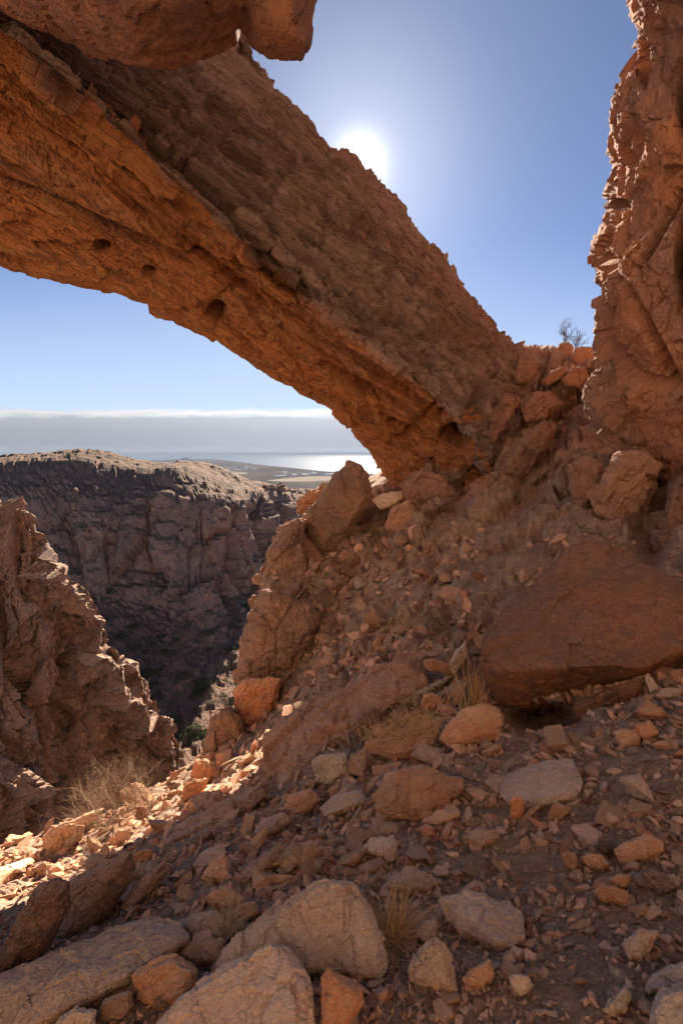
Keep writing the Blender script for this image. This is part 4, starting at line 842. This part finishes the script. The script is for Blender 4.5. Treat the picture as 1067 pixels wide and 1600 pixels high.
# ---------------------------------------------------------------- loose stones
def stone_shape(seed, sub, flat_=0.5):
    r = np.random.default_rng(seed); n = r.integers(7, 11)
    p = r.normal(size=(n, 3)); p /= np.linalg.norm(p, axis=1)[:, None]; p *= r.uniform(.75, 1.1, (n, 1))
    p *= np.array([1.0, r.uniform(.55, .9), flat_ * r.uniform(.6, 1.2)])
    V, F = hull_rock(p, sub, 0.03 if sub > 3 else 0.0, 300, seed, .6)
    return V, F
def region(i, n):
    pass
SH3 = []
for i in range(16):
    V, F = stone_shape(500 + i, 4, 0.20 + 0.30 * (i % 4) / 3); me = mesh_from('stone', V, F); me.materials.append(M['stone']); SH3.append(me)
def orient(n, tilt):
    z = Vector(n) + Vector((random.gauss(0, tilt), random.gauss(0, tilt), random.gauss(0, tilt) * .5)); z.normalize()
    qz = z.to_track_quat('Z', 'Y'); return (qz.to_matrix() @ Matrix.Rotation(random.uniform(0, 6.28), 3, 'Z'))
def dens(x, y):
    if ((x - 848) / 62) ** 2 + ((y - 1122) / 26) ** 2 < 1: return 0.0
    bare = max(math.exp(-((x - 960) / 90) ** 2 - ((y - 1215) / 60) ** 2), math.exp(-((x - 830) / 90) ** 2 - ((y - 1350) / 40) ** 2), math.exp(-((x - 900) / 60) ** 2 - ((y - 1540) / 90) ** 2), math.exp(-((x - 1010) / 80) ** 2 - ((y - 1420) / 30) ** 2))
    if random.random() < bare * .85: return 0.03
    if x < 620 and 1230 < y < 1420: return 1.0          # scree band
    if x < 420 and y > 1180: return .75
    if 620 <= x and y > 1180: return .6
    if y > 1420: return .5
    if y > 980: return .62
    if y > 800 and x < 760: return .3
    return .12
ZN = [(lambda x, y: y < 960, 'small rock fragment on the steep rubble below the arch foot', 'stones on the rubble below the arch foot'),
      (lambda x, y: x < 330 and y < 1345, 'small sunlit stone on the golden edge of the slope', 'stones on the sunlit edge of the slope'),
      (lambda x, y: y < 1190, 'small angular stone on the rocky slope above the scree band', 'stones on the slope above the scree'),
      (lambda x, y: x < 600 and y < 1425, 'small angular stone in the reddish scree band left of centre', 'stones of the reddish scree band'),
      (lambda x, y: x >= 600, 'small loose stone on the red soil at the right', 'stones scattered on the red soil'),
      (lambda x, y: True, 'small stone lodged between the foreground slabs', 'stones between the foreground slabs')]
cnt = 0; tries = 0
while cnt < 235 and tries < 6000:
    tries += 1
    x = random.uniform(-20, 1087); y = random.uniform(820, 1600)
    if random.random() > dens(x, y): continue
    h = hit(x, y)
    if not h: continue
    s_px = min(60, max(15, random.lognormvariate(3.2, .38)))
    if y < 1050: s_px *= .6
    p_, n = h; s = s_px * p_[1] / FPX
    mi = random.randrange(16); me = SH3[mi]
    o = bpy.data.objects.new('stone', me); COL.objects.link(o)
    o.location = tuple(p_ + n * s * .22); o.rotation_euler = orient(n, .35).to_euler(); o.scale = (s * random.uniform(.8, 1.2),) * 3
    for test, lab, grp in ZN:
        if test(x, y):
            w_ = ('large ' if s_px > 32 else ('middling ' if s_px > 22 else 'small ')) + ('flat ' if mi % 4 < 2 else 'blocky ')
            h_ = {0: ('left half of ', 'right half of ')}.get(0)[int(x > {'stones scattered on the red soil': 820, 'stones on the slope above the scree': 620, 'stones on the rubble below the arch foot': 620, 'stones on the sunlit edge of the slope': 170}.get(grp, 300))]
            tag(o, w_ + lab.replace('small ', '').replace('angular ', '').replace(' on the ', ' on ' + h_ + 'the ').replace(' in the ', ' in ' + h_ + 'the ').replace(' between the ', ' in ' + h_ + 'the gaps between '), 'stone', grp); break
    cnt += 1
lib3 = [stone_shape(600 + i, 3, 0.22 + 0.35 * (i % 5) / 4) for i in range(20)]
lib = [stone_shape(700 + i, 2, 0.3 + 0.4 * (i % 5) / 4) for i in range(24)]
lib1 = [(V, F) for V, F in (stone_shape(800 + i, 1, 0.45) for i in range(12))]
def scatter(name, n, lib_, smin, smu, ssig, smax, dfun, label, emb=.15, yr=(820, 1720)):
    Vs, Fs, Ti, Hu, o_ = [], [], [], [], 0; k = 0; tr = 0
    while k < n and tr < n * 12:
        tr += 1; x = random.uniform(-160, 1420); y = random.uniform(*yr)
        if random.random() > dfun(x, y): continue
        h = hit(x, y)
        if not h: continue
        p_, nn = h; s = min(smax, max(smin, random.lognormvariate(smu, ssig))) * p_[1] / FPX
        V, F = lib_[random.randrange(len(lib_))]; Rm = np.array(orient(nn, .4))
        Vs.append((V * s) @ Rm.T + p_ + nn * s * emb); Fs.append(F + o_); o_ += len(V)
        Ti.append(np.full(len(V), random.random())); Hu.append(np.full(len(V), random.random())); k += 1
    o = obj(name, np.concatenate(Vs), np.concatenate(Fs), M['scree'], attrs={'tint': np.concatenate(Ti), 'hue': np.concatenate(Hu)}, origin=np.zeros(3))
    return tag(o, label, 'gravel', kind='stuff')
scatter('scree', 5600, lib3, 9, 2.62, .36, 42, dens, 'broken stones heaped over the slope')
scatter('rubble', 15000, lib, 3.0, 1.75, .42, 12, dens, 'small loose broken stones covering the slope')
scatter('gravel', 13000, lib1, 1.2, .75, .45, 5, lambda x, y: 1.0 if (x > 500 and y > 1150) else dens(x, y) * .6, 'fine gravel and grit strewn over the red soil', .05)
print('t stones', time.time() - T0)

# ---------------------------------------------------------------- dry plants
def tubes(segs):
    """segs: (p0, p1, r0, r1) -> three-sided tapering twigs in one mesh"""
    A = np.array([s[0] for s in segs]); B = np.array([s[1] for s in segs]); ra = np.array([s[2] for s in segs]); rb = np.array([s[3] for s in segs])
    d_ = B - A; d_ /= np.linalg.norm(d_, axis=1)[:, None] + 1e-9
    up = np.where(np.abs(d_[:, 2:3]) > .9, np.array([[1., 0, 0]]), np.array([[0, 0, 1.]])); x = np.cross(d_, up); x /= np.linalg.norm(x, axis=1)[:, None]; y = np.cross(d_, x)
    Vs = []
    for c_, r_ in ((A, ra), (B, rb)):
        for k in range(3):
            a = k * 2.094; Vs.append(c_ + (x * math.cos(a) + y * math.sin(a)) * r_[:, None])
    Vv = np.stack(Vs, 1).reshape(-1, 3); n = len(segs); base_ = np.arange(n)[:, None] * 6
    F = np.concatenate([base_ + np.array([[k, (k+1) % 3, 3 + (k+1) % 3, 3 + k]]) for k in range(3)], 0); return Vv, F
def grow(p, d_, ln, r, depth, segs, spread=.5, kids=3, droop=0.0):
    d_ = np.array(d_, float); n = 3
    for k in range(n):
        d_ = d_ + np.array([random.gauss(0, .16), random.gauss(0, .16), random.gauss(0, .12) - droop]); d_ /= np.linalg.norm(d_)
        q_ = p + d_ * ln / n; segs.append((p, q_, r * (1 - k * .22), r * (1 - (k + 1) * .22))); p = q_
        if depth > 0 and k >= 0:
            for _ in range(kids if k == n - 1 else random.choice([1, 2])):
                e = d_ + np.array([random.gauss(0, spread), random.gauss(0, spread), random.gauss(0, spread * .7)]); e /= np.linalg.norm(e)
                grow(p, e, ln * random.uniform(.45, .75), r * .5, depth - 1, segs, spread, kids, droop)
def bush(name, label, cat, mat, pos, h, stems, r, depth=2, spread=.5, lean=.5, kids=2, group=None, bias=(0, 0, 0)):
    segs = []; pos = np.array(pos)
    for _ in range(stems):
        d_ = np.array([random.gauss(0, lean), random.gauss(0, lean), 1.0]) + np.array(bias); d_ /= np.linalg.norm(d_)
        grow(pos + np.array([random.gauss(0, .06 * h), random.gauss(0, .06 * h), -.02 * h]), d_, h * random.uniform(.4, .65), r, depth, segs, spread, kids)
    V, F = tubes(segs); return tag(obj(name, V, F, mat, origin=pos), label, cat, group)
def tuft(name, label, mat, pos, h, n, r, lean=.6, width=.05, group=None, cat='dry grass', bias=(0, 0, 0)):
    segs = []; pos = np.array(pos)
    for _ in range(n):
        p = pos + np.array([random.gauss(0, width), random.gauss(0, width), -.01]); d_ = np.array([random.gauss(0, lean), random.gauss(0, lean), 1.0]) + np.array(bias); d_ /= np.linalg.norm(d_); L_ = h * random.uniform(.5, 1.1)
        for k in range(4):
            d_ = d_ + np.array([d_[0] * .12, d_[1] * .12, -.10]) + np.random.default_rng(random.randrange(9**9)).normal(0, .05, 3); d_ /= np.linalg.norm(d_)
            q_ = p + d_ * L_ / 4; segs.append((p, q_, r * (1 - k * .22), r * (1 - (k+1) * .22))); p = q_
    V, F = tubes(segs); return tag(obj(name, V, F, mat, origin=pos), label, cat, group)
def ground(x, y):
    d_ = Vector(ray(x, y)).normalized(); best = hit(x, y)[0]
    for t_ in HBV:
        r = t_.ray_cast(Vector((0, 0, 0)), d_, 60)
        if r[0] is not None and r[3] < np.linalg.norm(best): best = np.array(r[0][:])
    return best
g = ground(205, 1285); bush('dry_bush', 'tangled grey leafless bush in sunlight at the edge of the slope', 'bush', M['twig'], ground(175, 1290), .95, 26, .006, 3, .55, .8)
bush('dry_bush', 'sparse grey leafless bush right of the tangled one', 'bush', M['twig'], ground(238, 1262), .9, 10, .006, 3, .55, .8)
bush('dry_bush', 'low dry bush against the crag left of the sunlit boulder', 'bush', M['straw'], ground(30, 1345), .25, 12, .003, 2, .6, 1.0)
bush('shrub', 'bare round topped shrub standing on the skyline of the saddle', 'shrub', M['darktwig'], P(880, 543, 17.6), .95, 3, .022, 3, .42, .25)
bush('shrub', 'denser bare shrub right of the round topped one on the skyline', 'shrub', M['darktwig'], P(899, 546, 17.6), .8, 9, .013, 2, .35, .45)
bush('dry_bush', 'dead brown bush on the slope above the pale pointed stone', 'bush', M['darktwig'], ground(672, 1005), .75, 10, .008, 2, .45, .5)
bush('dry_bush', 'small straw coloured bush left of the dead brown bush', 'bush', M['straw'], ground(640, 985), .5, 10, .007, 2, .5, .7)
tuft('dry_grass', 'spiky straw tuft beside the great pale foreground slab', M['straw'], ground(618, 1468) + np.array([0, 0, .015]), .21, 170, .0022, 0.75, .022)
tuft('dry_grass', 'short pale grass tuft left of the great pale slab', M['palestraw'], ground(362, 1450) + np.array([0, -.05, .03]), .16, 110, .002, .5, .025)
for x_, y_, lab in [(600,1150,'left part of the matted straw clump on the tilted slab'),(632,1142,'middle of the matted straw clump on the tilted slab'),(662,1130,'right part of the matted straw clump on the tilted slab')]:
    tuft('dry_grass', lab, M['straw'], ground(x_, y_) + np.array([0, -.03, .02]), .17, 150, .003, 1.1, .09)
tuft('dry_stalks', 'tall thin dry stalks standing left of the inscribed boulder', M['straw'], ground(738, 1098) + np.array([0, -.1, 0]), .62, 46, .0065, .13, .06)
tuft('dry_stalks', 'short dry stalks at the foot of the orange brown tilted block', M['straw'], ground(715, 1102), .3, 30, .006, .5, .07)
tuft('dry_stalks', 'thin dry stalks on the slope above the tall stalks', M['straw'], ground(722, 1045), .5, 18, .006, .3, .08)
for x_, y_, lab in [(728,1232,'curved pale twig beside the rounded mauve boulder'),(765,1240,'thin pale twig at the left end of the broad pale slab'),(190,1412,'thin dry twig sticking up between the dark slabs'),(700,1420,'curved pale twig on the bedrock plate'),(470,1235,'dry twigs in the scree below the pale blocky stone')]:
    segs = []; grow(ground(x_, y_), np.array([random.uniform(-.5, .5), -.1, 1]), .10 + .1 * (y_ < 1300), .0016, 1, segs, .4, 1); V, F = tubes(segs); tag(obj('twig', V, F, M['palestraw'], origin=ground(x_, y_)), lab, 'twig')
# tufts clinging to the crag, dark scrub on the canyon floor
def leafball(n, seed):
    r = np.random.default_rng(seed); c_ = r.normal(size=(n, 3)); c_ /= np.linalg.norm(c_, axis=1)[:, None]; c_ *= r.uniform(.35, 1.0, (n, 1)) ** .5; c_[:, 2] = np.abs(c_[:, 2]) * .85
    a = r.normal(size=(n, 3)); a /= np.linalg.norm(a, axis=1)[:, None]; b_ = np.cross(a, r.normal(size=(n, 3))); b_ /= np.linalg.norm(b_, axis=1)[:, None]
    V = np.stack([c_ - a * .13, c_ + b_ * .05, c_ + a * .13, c_ - b_ * .05], 1).reshape(-1, 3); return V, np.arange(n * 4).reshape(-1, 4)
V, F = leafball(260, 5); scr = mesh_from('scrub', V, F); scr.materials.append(M['greenscrub'])
V, F = leafball(260, 8); scr2 = mesh_from('scrub_dry', V, F); scr2.materials.append(M['twig'])
k = 0; tr = 0
while k < 90 and tr < 3000:
    tr += 1; x = random.uniform(150, 385); y = random.uniform(900, 1215)
    if random.random() > (1.0 if (x > 200 and y > 950) else .25): continue
    d_ = Vector(ray(x, y)).normalized(); r = BR.ray_cast(Vector((0, 0, 0)), d_, 400)
    if r[0] is None: continue
    if abs(r[1].z) < .45: continue
    o = bpy.data.objects.new('shrub', scr); COL.objects.link(o); o.location = r[0]; s = random.uniform(.5, 1.5) * (1.3 if random.random() < .15 else 1); o.scale = (s, s, s * .8); o.rotation_euler = (0, 0, random.uniform(0, 6))
    tag(o, 'small dusty green shrub on the shaded canyon floor', 'shrub', 'shrubs on the canyon floor'); k += 1
Vs = np.array([v.co[:] for v in bpy.data.objects['rock_crag'].data.vertices]) if False else None
me = bpy.data.objects['rock_crag'].data; co = np.empty(len(me.vertices) * 3, np.float32); me.vertices.foreach_get('co', co); co = co.reshape(-1, 3) + np.array(bpy.data.objects['rock_crag'].location[:])
cg = co.reshape(*grid_faces(2, 2).shape[:0], -1, 3)[0] if False else None
CSH = sheet(rows[:1] * 2, 2, 2).shape if False else None
fi = np.empty(len(me.loops), np.int32); me.loops.foreach_get('vertex_index', fi); fi = fi.reshape(-1, 4)
BCr = BVHTree.FromPolygons([tuple(v) for v in co], [tuple(int(a) for a in f) for f in fi[::1]])
for (x, y, lab, gm) in [(66,1150,'straw tuft clinging to a ledge of the crag, highest of all',0),(112,1152,'straw tuft on the crag right of the highest one',0),(155,1165,'straw tuft on the crag in the middle of the ledges',0),(158,1218,'bushy straw tuft low on the crag above the grey bush',0),(95,1222,'pale green plant on the crag above the sunlit boulder',1),(148,1240,'low straw tuft at the foot of the crag',0),(205,1160,'straw tuft near the right end of the crag',0)]:
    r = BCr.ray_cast(Vector((0, 0, 0)), Vector(ray(x, y)).normalized(), 100)
    if r[0] is None: continue
    o = bpy.data.objects.new('shrub', scr2 if not gm else scr); COL.objects.link(o); o.location = r[0]; s = .42 if y not in (1218,) else .7; o.scale = (s, s, s * 1.1); tag(o, lab, 'shrub')

# ---------------------------------------------------------------- haze
Vh, Fh = boxes([(-89000, 89000, -600, 89500, ZP - 6, 32)])
hz = bpy.data.materials.new('haze'); hz.use_nodes = True; t = hz.node_tree; t.nodes.clear()
pv = t.nodes.new('ShaderNodeVolumePrincipled'); pv.inputs['Color'].default_value = (0.27, 0.33, 0.43, 1); pv.inputs['Density'].default_value = 5.0e-5; pv.inputs['Anisotropy'].default_value = 0.0
mo = t.nodes.new('ShaderNodeOutputMaterial'); t.links.new(pv.outputs[0], mo.inputs['Volume'])
tag(obj('haze', Vh, Fh, hz, origin=np.zeros(3)), 'thin blue haze hanging over the canyon and plain', 'haze', kind='stuff')
print('t end', time.time() - T0)
